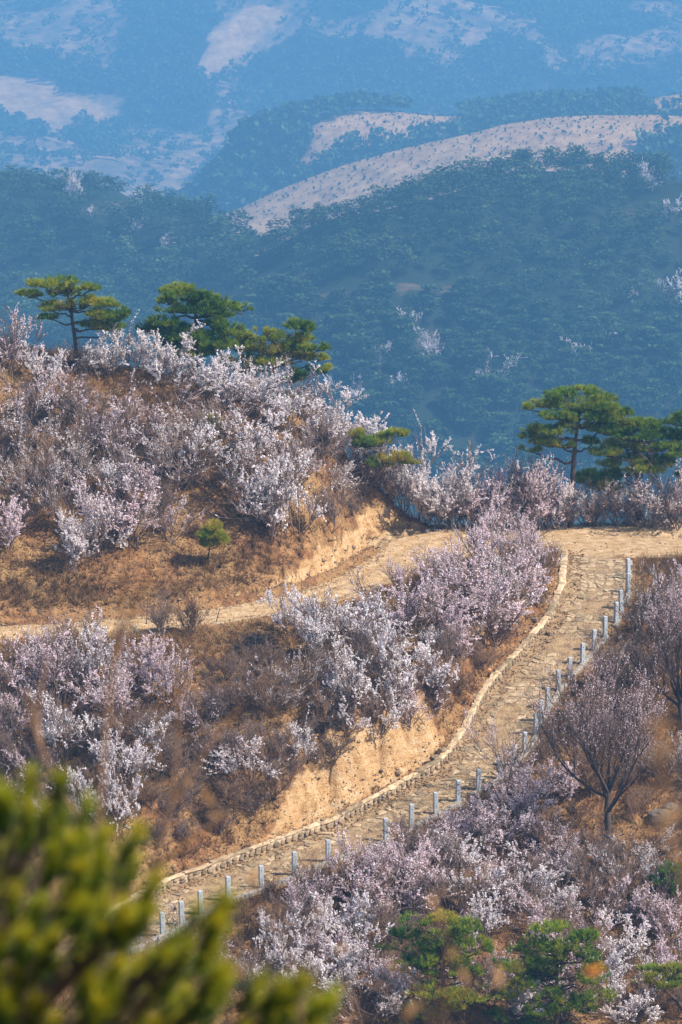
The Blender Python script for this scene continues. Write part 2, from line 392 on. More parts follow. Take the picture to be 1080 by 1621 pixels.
def near_fields(x, y):
    s1, r1, st1 = seg_dist(C1, x, y); s2, r2, st2 = seg_dist(C2, x, y); s3, r3, _ = seg_dist(C3, x, y)
    d1, d2, d3 = np.abs(s1), np.abs(s2), np.abs(s3)
    wob = fbm(x * 0.55, y * 0.55, 4, 3) * 2.6
    up = Zup(x, y); mid = Zmid(x, y); low = Zlow(x, y)
    nat = np.where((s2 > 0) | ((x > 6) & (y > 186)), up, np.where(s1 > 0, mid, low))
    lump = fbm(x * 0.16, y * 0.16, 4, 9) * 1.3 + fbm(x * 0.9, y * 0.9, 4, 21) * 0.42
    off = np.minimum.reduce([d1 - HW1, d2 - HW2, d3 - HW3])
    nat = nat + lump * smooth(0.3, 3.0, off)
    z = nat
    hi = np.full(x.shape, 1e9); lo = np.full(x.shape, -1e9)
    for d, hw, r, w, kb in ((d1, HW1, r1, wob, 1.5), (d2, HW2, r2, wob * 0.6, 2.3), (d3, HW3, r3, wob * 0.4, 2.3)):
        t = np.maximum(d - hw, 0.0); tb = np.maximum(t + np.where(t > 0.6, w * smooth(0.6, 1.6, t), 0), 0)
        hi = np.minimum(hi, r + bank(tb, kb)); lo = np.maximum(lo, r - 0.75 * t)
    cut = smooth(0.02, 0.3, z - hi)
    z = np.minimum(z, hi); fillm = smooth(0.02, 0.25, lo - z); z = np.maximum(z, lo)
    # side of the valley under the camera
    cs = -1.75 - 0.47 * np.maximum(y, -20) + fbm(x * 0.1, y * 0.1, 3, 5) * 1.5
    z = np.where(y < 118, np.maximum(np.where(y < 98, -60, z), np.minimum(cs, -1.75 - 0.3 * y)), z)
    # raw earth cut
    ba = cut * smooth(0.35, 0.7, np.minimum(d1 - HW1 + (s1 < 0) * 99, d2 - HW2 + (s2 < 0) * 99)) * (y > 130)
    # the raw face reaches only so far up; above it grass hangs over
    up1 = 0.28 + 2.7 * smooth(-3.2, -1.2, x) * smooth(4.6, 2.9, x); up2 = 1.15 + 1.6 * smooth(1.5, 3.2, x) + 0.5 * smooth(-4, -12, x)
    lim = np.where(d1 - HW1 < d2 - HW2, up1, up2) * (1 + 1.6 * fbm(x * 0.8, y * 0.8, 3, 71))
    ba = ba * smooth(0.12, -0.12, z - np.where(d1 - HW1 < d2 - HW2, r1, r2) - lim)
    gul = np.abs(fbm(x * 1.5 + 3, y * 1.3, 4, 31)) * ba
    z = z - 0.08 * np.exp(-((d2 - 0.62) / 0.2) ** 2) * (d2 < 1.2) + fbm(x * 1.2, y * 1.2, 3, 57) * 0.12 * (off < 0) - gul * 2.4 - smooth(0.08, 0.2, fbm(x * 2.3, y * 0.9, 2, 33)) * ba * 0.35 + fbm(x * 4.1, y * 4.1, 2, 36) * 0.3 * ba + fbm(x * 2.6, y * 2.6, 3, 41) * 0.16 * smooth(0, .5, off)
    road = np.maximum(smooth(0.35, -0.5, d2 - HW2), smooth(0.8, -1.2, d3 - HW3))
    path = smooth(0.15, -0.1, d1 - HW1)
    e = unproj(930, 893, 178.0)
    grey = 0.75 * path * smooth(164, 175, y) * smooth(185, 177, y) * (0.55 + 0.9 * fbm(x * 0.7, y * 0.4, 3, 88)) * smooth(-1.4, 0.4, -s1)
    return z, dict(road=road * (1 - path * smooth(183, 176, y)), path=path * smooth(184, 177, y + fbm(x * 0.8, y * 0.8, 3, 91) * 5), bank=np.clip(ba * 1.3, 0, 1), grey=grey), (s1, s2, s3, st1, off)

def axis(parts):
    return np.unique(np.round(np.concatenate([np.arange(a, b, s) for a, b, s in parts]), 4))
XS = axis([(-420, -160, 26), (-160, -40, 8), (-40, -20, 1.2), (-20, 20, 0.19), (20, 40, 1.2), (40, 160, 8), (160, 430, 26)])
YS = axis([(-20, 118, 3.0), (118, 130, 1.0), (130, 194, 0.21), (194, 215, 1.0), (215, 300, 8), (300, 470, 17)])
GX, GY = np.meshgrid(XS, YS)
GZ, GM, GD = near_fields(GX, GY)
GZ = np.where(GY > 205, np.minimum(GZ, -30) - (GY - 205) * 0.8, GZ) - np.maximum(np.abs(GX) - 60, 0) * 0.55
GZ = np.clip(GZ, -299, 5)

def grid_mesh(name, X, Y, Z, attrs, mat):
    H, W = X.shape
    me = bpy.data.meshes.new(name)
    me.vertices.add(H * W); me.vertices.foreach_set("co", np.stack([X, Y, Z], -1).astype(np.float32).ravel())
    i = np.arange(H * W).reshape(H, W)
    F = np.stack([i[:-1, :-1], i[:-1, 1:], i[1:, 1:], i[1:, :-1]], -1).reshape(-1, 4)
    me.loops.add(F.size); me.polygons.add(len(F))
    me.loops.foreach_set("vertex_index", F.ravel().astype(np.int32))
    me.polygons.foreach_set("loop_start", (np.arange(len(F)) * 4).astype(np.int32))
    me.polygons.foreach_set("use_smooth", np.ones(len(F), bool))
    for k, a in attrs.items():
        at = me.attributes.new(k, 'FLOAT', 'POINT'); at.data.foreach_set("value", a.astype(np.float32).ravel())
    me.materials.append(mat); me.update(); me.validate(); return me

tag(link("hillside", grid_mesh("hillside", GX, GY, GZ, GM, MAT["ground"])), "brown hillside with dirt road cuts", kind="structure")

def bil(F, x, y):
    i = np.clip(np.searchsorted(XS, x) - 1, 0, len(XS) - 2); j = np.clip(np.searchsorted(YS, y) - 1, 0, len(YS) - 2)
    fx = np.clip((x - XS[i]) / (XS[i + 1] - XS[i]), 0, 1); fy = np.clip((y - YS[j]) / (YS[j + 1] - YS[j]), 0, 1)
    return (F[j, i] * (1 - fx) + F[j, i + 1] * fx) * (1 - fy) + (F[j + 1, i] * (1 - fx) + F[j + 1, i + 1] * fx) * fy
def gz(x, y): return bil(GZ, np.asarray(x, float), np.asarray(y, float))
_ys = np.arange(126.0, 204.0, 0.08)
def ground_at(u, v):
    """where the line of sight of a photo pixel first meets the hillside"""
    p = unproj(u, v, _ys); h = p[:, 2] - gz(p[:, 0], p[:, 1])
    k = np.nonzero(h <= 0)[0]
    if len(k) == 0:
        k = [int(np.argmin(np.where((_ys > 160), h, 1e9)))]
    q = p[k[0]]; return np.array([q[0], q[1], gz(q[0], q[1])])

# ------------------------------------------------------------------ far land
DIST = 1.45                                                          # far land scaled out from the camera, so thinner haze fades it alike
def land(name, ctrl, x0, x1, dx, y0, y1, dy, rough, seed, maskfn, label):
    x0, x1, dx, y0, y1, dy = (a * DIST for a in (x0, x1, dx, y0, y1, dy))
    T = TPS(np.asarray(ctrl) * DIST, 1e-3, 50.0 * DIST)
    xs = np.arange(x0, x1 + dx, dx); ys = np.arange(y0, y1 + dy, dy); X, Y = np.meshgrid(xs, ys)
    Z = T(X, Y) + rough[0] * DIST * fbm(X / rough[1] / DIST, Y / rough[1] / DIST, 5, seed)
    Z = np.maximum(Z, -300.0)
    U, V = proj(np.stack([X, Y, Z], -1)); masks = maskfn(X / DIST, Y / DIST, Z, U, V)
    o = tag(link(name, grid_mesh(name, X, Y, Z, masks, MAT["far_land"])), label, kind="structure")
    def zf(x, y):
        fx = np.clip((x - x0) / dx, 0, len(xs) - 1.001); fy = np.clip((y - y0) / dy, 0, len(ys) - 1.001)
        i = fx.astype(int); j = fy.astype(int); a = fx - i; b = fy - j
        return (Z[j, i] * (1 - a) + Z[j, i + 1] * a) * (1 - b) + (Z[j + 1, i] * (1 - a) + Z[j + 1, i + 1] * a) * b
    def mf(k, x, y):
        i = np.clip(np.round((x - x0) / dx).astype(int), 0, len(xs) - 1); j = np.clip(np.round((y - y0) / dy).astype(int), 0, len(ys) - 1)
        return masks[k][j, i]
    return zf, mf

crestm = P3([(-700, 235, 960), (-150, 250, 960), (0, 282, 950), (120, 318, 940), (250, 342, 925), (330, 360, 900), (400, 396, 860), (450, 418, 800), (520, 400, 788), (600, 364, 795), (680, 328, 810), (760, 298, 825),
             (820, 282, 830), (900, 292, 835), (1000, 290, 840), (1080, 288, 845), (1250, 300, 845), (1800, 340, 845)])
mid_ctrl = np.r_[crestm, crestm + [0, 70, -26], crestm + [0, 180, -95],
     P3([(-700, 500, 780), (0, 400, 855), (0, 500, 785), (0, 580, 730), (150, 420, 835), (240, 520, 745), (300, 450, 815), (380, 470, 785), (450, 470, 762), (520, 470, 748), (450, 575, 712), (600, 450, 750), (600, 560, 715), (650, 650, 690), (800, 400, 772), (800, 520, 735),
         (800, 730, 680), (950, 400, 777), (1080, 420, 777), (1000, 560, 725), (1080, 730, 685), (400, 680, 690), (1800, 600, 720)]),
     [[x, 580, -160] for x in (-150, -60, 0, 60, 150)]]
GAPS = [(640, 462, 120, 20), (430, 440, 80, 26), (1040, 335, 60, 16), (682, 548, 36, 34), (620, 620, 44, 26), (330, 480, 60, 30), (1060, 470, 26, 22), (300, 330, 70, 20), (180, 330, 60, 16), (560, 640, 40, 20), (120, 300, 30, 12), (545, 470, 60, 18)]
def gap(u, v):
    g = np.zeros(np.shape(u))
    for a, b, c, d in GAPS: g = np.maximum(g, 1 - ((u - a) / c) ** 2 - ((v - b) / d) ** 2)
    return np.clip(g, 0, 1)
def mid_mask(X, Y, Z, U, V):
    g = smooth(0, .3, gap(U, V)); f = 1 - g * 0.42
    return dict(bare=0.16 * g * (fbm(X / 20, Y / 20, 3, 8) + 0.5), forest=f)
mid_z, mid_m = land("forest_hill", mid_ctrl, -190, 190, 3.0, 570, 1150, 4.0, (20, 60), 3, mid_mask, "hazy pine covered hill beyond the valley")

P_BARE = [[(310, 112), (332, 60), (395, 4), (462, 8), (438, 44), (385, 82), (345, 122)], [(-40, 112), (90, 135), (172, 178), (165, 192), (60, 180), (-40, 172)],
          [(0, 150), (60, 172), (110, 205), (100, 225), (50, 190), (0, 168)], [(850, 82), (930, 108), (925, 114), (850, 90)], [(620, 50), (715, 92), (710, 98), (618, 56)],
          [(190, 200), (212, 208), (205, 235), (196, 232)], [(240, 262), (256, 258), (246, 280), (262, 292), (240, 284)], [(715, 70), (745, 44), (770, 40), (740, 72)],
          [(10, 232), (80, 262), (76, 270), (10, 244)], [(345, 152), (378, 158), (375, 164), (350, 160)]]
P_FOR = [[(190, -80), (380, -60), (330, 60), (318, 118), (352, 152), (335, 212), (200, 200), (185, 100)], [(365, 122), (440, 60), (545, 55), (640, 92), (720, 102), (752, 192), (560, 180), (480, 195), (360, 172)],
         [(860, 120), (1200, 80), (1200, 150), (880, 184), (750, 196), (690, 150)], [(-60, 56), (150, 96), (205, 150), (130, 152), (-60, 112)], [(110, 192), (202, 192), (200, 242), (140, 244)],
         [(0, 176), (60, 192), (100, 225), (30, 225), (-60, 190)], [(480, -60), (640, -60), (600, 20), (500, 40)], [(780, -60), (1200, -60), (1200, 30), (900, 60), (800, 20)], [(230, 60), (310, 60), (300, 150), (240, 150)], [(720, 60), (840, 70), (900, 110), (800, 140), (720, 110)]]
def poly_mask(polys, U, V):
    m = np.zeros(np.shape(U), bool)
    wu = fbm(U / 40, V / 25, 4, 50) * 34; wv = fbm(U / 40, V / 25, 4, 90) * 22
    acc = 0.0
    for k in range(6):
        m = np.zeros(np.shape(U), bool); a = k * 1.05; du = wu + 14 * math.cos(a) * (1 + 2 * fbm(U / 9, V / 7, 2, k)); dv = wv + 9 * math.sin(a) * (1 + 2 * fbm(U / 8, V / 6, 2, k + 9))
        for p in polys: m |= in_poly(U + du, V + dv, p)
        acc = acc + m
    return acc / 6.0
def mt_mask(X, Y, Z, U, V):
    b = poly_mask(P_BARE, U, V); f = poly_mask(P_FOR, U, V) * (1 - b)
    f = np.clip(f * (0.8 + 1.6 * fbm(X / 22, Y / 40, 4, 13)) + 0.55 * smooth(0.06, 0.22, fbm(X / 30, Y / 55, 5, 12)) * (1 - b), 0, 1)
    return dict(bare=np.maximum(b, 0.42 * smooth(0.0, 0.2, fbm(X / 45, Y / 90, 4, 77)) * (1 - f)), forest=f)
mt_ctrl = np.r_[P3([(u, 345 + 6 * math.sin(u / 90), 1890) for u in (-900, -200, 100, 400, 700, 1000, 1300, 2000)]),
                P3([(u, 160 + 30 * math.sin(u / 140 + 1), 2110 + 50 * math.sin(u / 170)) for u in (-900, -200, 0, 200, 400, 600, 800, 1000, 1200, 2000)]),
                P3([(u, 0 + 20 * math.sin(u / 110), 2320 + 60 * math.sin(u / 130 + 2)) for u in (-900, -200, 0, 200, 400, 600, 800, 1000, 1200, 2000)]),
                P3([(u, -130, 2520) for u in (-900, 0, 540, 1080, 2000)]), [[x, 2700, -20] for x in (-500, 0, 500)], [[x, 1760, -200] for x in (-500, 0, 500)]]
mt_z, mt_m = land("far_mountain", mt_ctrl, -420, 420, 3.0, 1760, 2660, 4.0, (62, 150), 19, mt_mask, "far mountain side fading into blue haze")
c2 = P3([(-600, 420, 1500), (250, 345, 1500), (335, 300, 1500), (365, 240, 1500), (420, 205, 1510), (480, 189, 1520), (560, 180, 1525), (650, 182, 1525), (750, 188, 1520), (850, 175, 1520), (1000, 170, 1520), (1080, 150, 1520), (1900, 150, 1520)])
r2c = np.r_[c2, c2 + [0, 60, -14], c2 + [0, 160, -80], P3([(360, 330, 1450), (450, 290, 1455), (560, 262, 1450), (700, 250, 1450), (900, 240, 1450), (1080, 230, 1450), (-600, 480, 1440), (1900, 240, 1450)]), [[x, 1390, -155] for x in (-300, 0, 300)]]
P3_BARE = [[(462, 272), (500, 196), (560, 172), (752, 180), (730, 200), (690, 226), (640, 222), (590, 238), (545, 236), (500, 262)], [(985, 158), (1200, 125), (1200, 165), (1010, 176)]]
def r2_mask(X, Y, Z, U, V):
    b = poly_mask(P3_BARE, U, V); return dict(bare=b, forest=1 - b)
r2_z, r2_m = land("far_spur", r2c, -310, 310, 2.5, 1390, 1690, 3.0, (7, 40), 33, r2_mask, "far spur half forested half bare")
c1 = P3([(-600, 430, 1330), (250, 372, 1330), (380, 330, 1330), (440, 302, 1330), (520, 272, 1330), (600, 244, 1330), (700, 216, 1330), (800, 197, 1330), (860, 189, 1330), (950, 185, 1330), (1080, 182, 1330), (1200, 178, 1330), (1900, 180, 1330)])
r1c = np.r_[c1, c1 + [0, 50, -16], c1 + [0, 95, -50], P3([(860, 300, 1268), (1080, 300, 1268), (600, 350, 1275), (440, 380, 1280), (-600, 480, 1268), (1900, 300, 1268)]), [[x, 1180, -165] for x in (-300, 0, 300)]]
def r1_mask(X, Y, Z, U, V):
    f = poly_mask([[(1000, 262), (1012, 224), (1055, 214), (1130, 218), (1130, 300), (1000, 300)]], U, V)
    return dict(bare=(1 - f) * 1.0, forest=f)
r1_z, r1_m = land("far_ridge", r1c, -310, 310, 2.5, 1180, 1425, 3.0, (5, 45), 37, r1_mask, "far pale bare ridge dotted with saplings")
vx = np.linspace(-1790, 1790, 70); VX, VY = np.meshgrid(vx, np.linspace(-190, 4180, 110))
VZ = -265 + 12 * fbm(VX / 200, VY / 200, 4, 2) - 25 * smooth(700, 300, VY)
tag(link("valley_ground", grid_mesh("valley_ground", VX, VY, VZ, dict(bare=VZ * 0 + 0.2, forest=VZ * 0 + 0.2), MAT["far_land"])), "valley floor between the hills", kind="structure")

# ------------------------------------------------------------------ plant builders
def spawn(P, m, r, t0=0.25, lenf=(0.35, 0.6), out=0.85, up=0.25, K=4, wig=0.06):
    """m side shoots on every polyline of P"""
    Np, Kp, _ = P.shape
    t = r.uniform(t0, 1.0, (Np, m)); f = t * (Kp - 1); i = np.minimum(f.astype(int), Kp - 2); a = (f - i)[..., None]
    rows = np.arange(Np)[:, None]
    base = P[rows, i] * (1 - a) + P[rows, i + 1] * a; tan = nrm(P[rows, i + 1] - P[rows, i])
    L = np.linalg.norm(P[:, -1] - P[:, 0], axis=-1)[:, None]
    d = nrm(tan + r.normal(size=tan.shape) * out + np.array([0, 0, up]))
    ln = L * r.uniform(*lenf, (Np, m)) * (1.15 - 0.5 * t)
    base = base.reshape(-1, 3); d = d.reshape(-1, 3); ln = ln.reshape(-1)
    return grow(base, d, ln, K, r, wig, up * 0.5)

def grow(base, d, ln, K, r, wig=0.08, up=0.2):
    n = len(base); s = np.linspace(0, 1, K)[None, :, None]
    w = np.cumsum(r.normal(size=(n, K, 3)) * wig, 1); w[:, 0] = 0
    return base[:, None] + ln[:, None, None] * (d[:, None] * s + np.array([0, 0, up]) * s * s + w * s)

def shrub_lines(r, stems=9, spread=0.62, m1=7, m2=6, m3=0, up=0.3):
    az = np.linspace(0, 2 * math.pi, stems, endpoint=False) + r.uniform(-.4, .4, stems)
    tilt = r.uniform(0.15, 1.0, stems) * spread
    d = np.c_[np.cos(az) * np.sin(tilt), np.sin(az) * np.sin(tilt), np.cos(tilt)]
    base = np.c_[r.normal(size=(stems, 2)) * 0.05, np.full(stems, -0.06)]
    A = grow(base, d, r.uniform(0.45, 1.0, stems), 7, r, 0.05, 0.12)
    B = spawn(A, m1, r, 0.32, (0.34, 0.62), 0.6, up, 5, 0.05)
    C = spawn(B, m2, r, 0.15, (0.35, 0.6), 0.55, up, 4, 0.06)
    D = spawn(C, m3, r, 0.2, (0.4, 0.7), 0.6, up, 3, 0.06) if m3 else None
    return A, B, C, D

def radii(P, r0, r1): return np.linspace(r0, r1, P.shape[1])[None, :] * np.ones((len(P), 1))

def stem_mesh(name, A, B, C, D, k=1.0, mat="shrub_bark"):
    s = Soup()
    s.add(*tubes(A, radii(A, .011 * k, .005 * k), 5), smooth=True); s.add(*tubes(B, radii(B, .0055 * k, .003 * k), 3))
    s.add(*tubes(C, radii(C, .0036 * k, .0022 * k), 3))
    if D is not None: s.add(*tubes(D, radii(D, .0028 * k, .0018 * k), 3))
    return s.mesh(name, [MAT[mat]])

def along(P, per, r, t0=0.1, jit=0.012):
    Np, K, _ = P.shape
    t = r.uniform(t0, 1.0, (Np, per)); f = t * (K - 1); i = np.minimum(f.astype(int), K - 2); a = (f - i)[..., None]
    rows = np.arange(Np)[:, None]
    return (P[rows, i] * (1 - a) + P[rows, i + 1] * a + r.normal(size=(Np, per, 3)) * jit).reshape(-1, 3)

SHRUBS = {}
def make_shrub(kind, i):
    r = np.random.default_rng(100 + i * 13 + {'W': 0, 'P': 1000, 'S': 2000, 'B': 3000}[kind])
    if kind == 'B':
        A, B, C, D = shrub_lines(r, 11, 0.75, 8, 6, 3, 0.22)
        SHRUBS[kind, i] = (stem_mesh("brush_stems", A, B, C, D, 1.0, "brush_twig" if i % 2 else "shrub_bark"), None); return
    A, B, C, D = shrub_lines(r, {'W': 9, 'P': 10, 'S': 8}[kind], r.uniform(0.75, 1.1), {'W': 8, 'P': 8, 'S': 8}[kind], {'W': 7, 'P': 7, 'S': 8}[kind], 0, r.uniform(0.12, 0.4))
    st = stem_mesh("stems", A, B, C, D, 1.0)
    # only part of the wands carry flowers, in patches
    mid = C.mean(1); patch = fbm(mid[:, 0] * 4 + mid[:, 2] * 3, mid[:, 1] * 4 - mid[:, 2] * 2, 3, i + 5)
    keep = patch > {'W': -0.02, 'P': 0.0, 'S': 0.05}[kind]
    keepB = r.random(len(B)) < {'W': .8, 'P': .8, 'S': .45}[kind]
    per = {'W': 16, 'P': 14, 'S': 9}[kind]
    Q = np.r_[along(C[keep], per + 3, r, 0.2, 0.007), along(B[keepB & (r.random(len(B)) < .6)], per + 6, r, 0.5, 0.007)]
    size = r.uniform(*{'W': (0.012, 0.029), 'P': (0.011, 0.025), 'S': (0.010, 0.022)}[kind], len(Q))
    s = Soup(); V, F = quads(Q, size, r); s.add(V, F, tint=np.repeat(np.clip(r.normal(0.6, 0.27, len(Q)), 0, 1), 4))
    SHRUBS[kind, i] = (st, s.mesh("blossoms", [MAT["petal_pink" if kind == 'P' or (kind == 'S' and i % 2) else "petal_white"]]))
NV = {'W': 7, 'P': 7, 'S': 6, 'B': 5}
for k, n in NV.items():
    for i in range(n): make_shrub(k, i)

shrub_count = 0
LAND_MARKS = []
def by_mark(p, reach):
    best = None
    for q, txt, rr in LAND_MARKS:
        d = math.hypot(p[0] - q[0], p[1] - q[1])
        if d < min(reach, rr) and (best is None or d < best[0]): best = (d, txt)
    return best[1] if best else None
def nth(k): return {1: "first", 2: "second", 3: "third", 4: "fourth", 5: "fifth", 6: "sixth", 7: "seventh", 8: "eighth", 9: "ninth", 10: "tenth", 11: "eleventh", 12: "twelfth"}.get(k, None)
def place_shrub(p, h, w, kind, label, group, r):
    global shrub_count
    shrub_count += 1
    i = int(r.integers(NV[kind])); st, bl = SHRUBS[kind, i]
    root = link("bare_shrub" if kind == 'B' else "blossom_shrub", None, None, (p[0], p[1], p[2]))
    root.rotation_euler = (r.uniform(-.08, .08), r.uniform(-.08, .08), r.uniform(0, 6.28))
    root.scale = (w * 0.84, w * 0.84, h * 1.0)
    size = ("tall " if h > 3.0 else "low " if h < 1.15 else "") + ("spreading " if w > 1.3 * h else "slender " if w < 0.85 * h else "")
    mk = by_mark(p, 3.2)
    if mk: label = label.split(" | ")[0] + " " + mk; group = label.split(" | ")[0]
    label = size + label.replace(" | ", " ")
    tag(root, label, "shrub", group)
    link("stems", st, root)
    if bl is not None: link("blossoms", bl, root)
    return root

# ------------------------------------------------------------------ pines
def pad_tufts(c, rx, ry, rz, n, r):
    """tuft points in a flat foliage pad, thicker on its top"""
    q = r.normal(size=(n, 3)); q = nrm(q) * r.uniform(0.25, 1.0, (n, 1)) ** 0.5
    q[:, 2] = np.where(q[:, 2] < 0, q[:, 2] * 0.45, q[:, 2])
    return c + q * [rx, ry, rz], q

MARKS = ["beside the lone leaning crest pine", "below the tallest crest pine", "beside the plumed crest pine", "beside the tall banded pine", "beside the spreading banded pine", "beside the dark pine past the banded ones",
         "beside the bright young pine sapling", "beside the yellow green pine seedling", "around the small pine on the spur", "beside the widest low pine", "beside the dark low pine", "beside the small dark green pine", "beside the low pine with crooked limb"]
def make_pine(name, base, trunk_px, pads_px, y, label, group=None, r0=0.13, tuft=0.23, dens=1.0, tone=0.45, band=None, cat="pine tree", yellow=0.0, seed=1):
    """trunk_px: (u,v) line; pads_px: (u,v,half width px,half height px[,depth offset m]) foliage pads"""
    r = np.random.default_rng(seed); k = y / FPX
    root = link(name, None, None, tuple(base)); tag(root, label, cat, group); LAND_MARKS.append((base, MARKS[len(LAND_MARKS)], 3.0))
    def loc(u, v, dy=0.0): return unproj(u, v, y + dy) - base
    tp = np.array([loc(u, v, dy) for u, v, dy in [(t[0], t[1], t[2] if len(t) > 2 else 0.0) for t in trunk_px]])
    tp[0] = (tp[0][0], 0, -0.15)
    # smooth the trunk line
    tt = np.linspace(0, len(tp) - 1, 14); ii = np.minimum(tt.astype(int), len(tp) - 2); a = (tt - ii)[:, None]
    TP = tp[ii] * (1 - a) + tp[ii + 1] * a; TP[1:-1] = 0.25 * TP[:-2] + 0.5 * TP[1:-1] + 0.25 * TP[2:]
    s = Soup(); V, F = tubes(TP[None], np.linspace(r0, r0 * 0.4, 14)[None] * (1 + 0.08 * r.normal(size=(1, 14))), 9); s.add(V, F, smooth=True)
    trunk = link("trunk", s.mesh("trunk", [MAT["pine_bark"]]), root)
    limbs = []; tufts = []; axes = []; tints = []
    for p in pads_px:
        u, v, a_, b_ = p[:4]; dy = p[4] if len(p) > 4 else r.uniform(-1, 1) * a_ * k * 0.9
        c = loc(u, v, dy); rx = a_ * k; rz = b_ * k * 1.1; ry = max(rx * 0.85, 0.5)
        # limb from the trunk, leaving it below the pad
        j = np.argmin(np.abs(TP[:, 2] - (c[2] - 0.35 * abs(c[0]) * 0.3 - 0.25)) + 0.0 * TP[:, 0]); st = TP[max(j, 4)]
        m = np.linspace(0, 1, 6)[:, None]; sag = np.array([0, 0, 1]) * (m * (1 - m)) * -0.25 * np.linalg.norm(c - st)
        limbs.append((st * (1 - m) + (c - [0, 0, rz * .4]) * m + sag + np.r_[[[0, 0, 0]], r.normal(size=(5, 3)) * 0.07]))
        n = int(dens * (55 + 560 * rx * (rz + 0.25 * ry)))
        Q, q = pad_tufts(c, rx, ry, rz, n, r); 
        Q = Q + np.stack([fbm(Q[:, 1] * 2, Q[:, 2] * 2, 2, 3), fbm(Q[:, 0] * 2, Q[:, 2] * 2, 2, 4), fbm(Q[:, 0] * 1.6, Q[:, 1] * 1.6, 2, 5)], 1) * [0.5, 0.5, 0.7 * rz + 0.1]
        # thin the pad into clumps
        cl = fbm(Q[:, 0] * 2.6 + seed, Q[:, 1] * 2.6 + Q[:, 2] * 3.0, 2, seed) > -0.05
        Q, q = Q[cl], q[cl]
        tufts.append(Q); axes.append(nrm(np.c_[q[:, 0] * 0.8, q[:, 1] * 0.8, np.full(len(q), 0.9)]))
        pt = tone + yellow * r.uniform(-.2, .5) + r.normal() * 0.08
        tints.append(np.clip(pt + r.normal(size=len(Q)) * 0.13 + fbm(Q[:, 0] * 1.1, Q[:, 1] * 1.1 + Q[:, 2] * 1.3, 3, seed + 9) * 0.9, 0, .84))
        # twigs inside the pad
        for _ in range(5):
            e = Q[r.integers(len(Q))]; m4 = np.linspace(0, 1, 6)[:, None]; limbs.append((c - [0, 0, rz * .4]) * (1 - m4) + e * m4)
    L = np.array(limbs); s = Soup(); rr = np.array([0.055 if i % 6 == 0 else 0.02 for i in range(len(L))]) * (r0 / 0.13)
    s.add(*tubes(L, rr[:, None] * np.linspace(1, 0.45, 6)[None], 5), smooth=True)
    link("limbs", s.mesh("limbs", [MAT["pine_bark"]]), root)
    Q = np.concatenate(tufts); A = np.concatenate(axes); T = np.concatenate(tints); nn = 14
    s = Soup(); V, F = needles(Q, A, nn, tuft * 1.15, 0.027, r, 0.42); s.add(V, F, tint=np.repeat(T, nn * 3))
    link("crown", s.mesh("crown", [MAT["pine_needle"]]), root)
    if band:
        b0 = np.array([TP[i] for i in (1, 2)]); zc = band
        jj = np.searchsorted(TP[:, 2], zc); w = (zc - TP[jj - 1, 2]) / (TP[jj, 2] - TP[jj - 1, 2]); cc = TP[jj - 1] * (1 - w) + TP[jj] * w
        d = nrm(TP[jj] - TP[jj - 1]); s = Soup(); V, F = tubes(np.array([[cc - d * .09, cc, cc + d * .09]]), np.full((1, 3), r0 * 1.02), 10); s.add(V, F, smooth=True)
        link("painted_band", s.mesh("painted_band", [MAT["blue_paint"]]), trunk)
    return root

b = ground_at(122, 590)
make_pine("pine_tree", b, [(122, 590), (120, 545), (114, 505), (112, 478), (104, 455)],
    [(95, 447, 30, 8), (70, 452, 26, 7), (45, 467, 22, 7), (125, 455, 22, 8), (145, 458, 12, 4), (105, 465, 30, 9), (80, 488, 20, 8), (100, 483, 22, 9), (78, 503, 18, 4), (120, 485, 22, 10), (140, 480, 16, 10), (165, 482, 22, 8), (155, 500, 26, 10), (180, 505, 22, 9), (170, 520, 28, 7), (145, 515, 18, 8), (195, 497, 10, 7)],
    b[1], "lone leaning pine at the far end of the crest row, green and yellow crown", yellow=0.25, tone=0.4, seed=3, r0=0.12)
b = ground_at(312, 600)
make_pine("pine_tree", b, [(312, 600), (312, 550), (310, 515), (311, 500), (305, 475)],
    [(285, 462, 36, 10), (300, 470, 40, 11), (268, 478, 22, 10), (330, 480, 40, 12), (360, 488, 30, 8), (385, 490, 22, 6), (270, 492, 26, 7), (310, 492, 44, 8), (345, 500, 26, 8), (255, 512, 26, 10), (235, 522, 18, 10), (275, 525, 36, 12), (300, 535, 40, 14), (345, 515, 22, 10), (360, 525, 30, 12), (335, 545, 44, 12), (270, 545, 32, 10), (375, 540, 24, 14), (310, 560, 40, 10)],
    b[1], "tallest pine on the crest, broad dark flat topped crown", yellow=0.1, tone=0.36, seed=5, r0=0.16)
b = ground_at(428, 640)
make_pine("pine_tree", b, [(428, 640), (428, 608), (432, 585), (440, 565), (458, 530)],
    [(470, 517, 22, 10), (485, 522, 12, 9), (478, 538, 22, 9), (462, 550, 20, 12), (490, 552, 16, 8), (505, 552, 16, 8), (500, 570, 18, 7), (480, 565, 26, 9), (515, 585, 12, 5), (490, 590, 30, 8), (470, 600, 16, 6), (425, 535, 22, 12), (405, 530, 20, 14), (400, 548, 24, 14), (430, 555, 24, 14), (385, 550, 16, 14), (420, 575, 26, 10), (395, 572, 22, 10), (355, 575, 16, 10), (450, 575, 18, 10), (455, 630, 22, 8), (395, 590, 16, 8)],
    b[1], "pine with a raised side plume and orange tipped needles on the crest", yellow=0.6, seed=7, r0=0.12)
b = ground_at(905, 835)
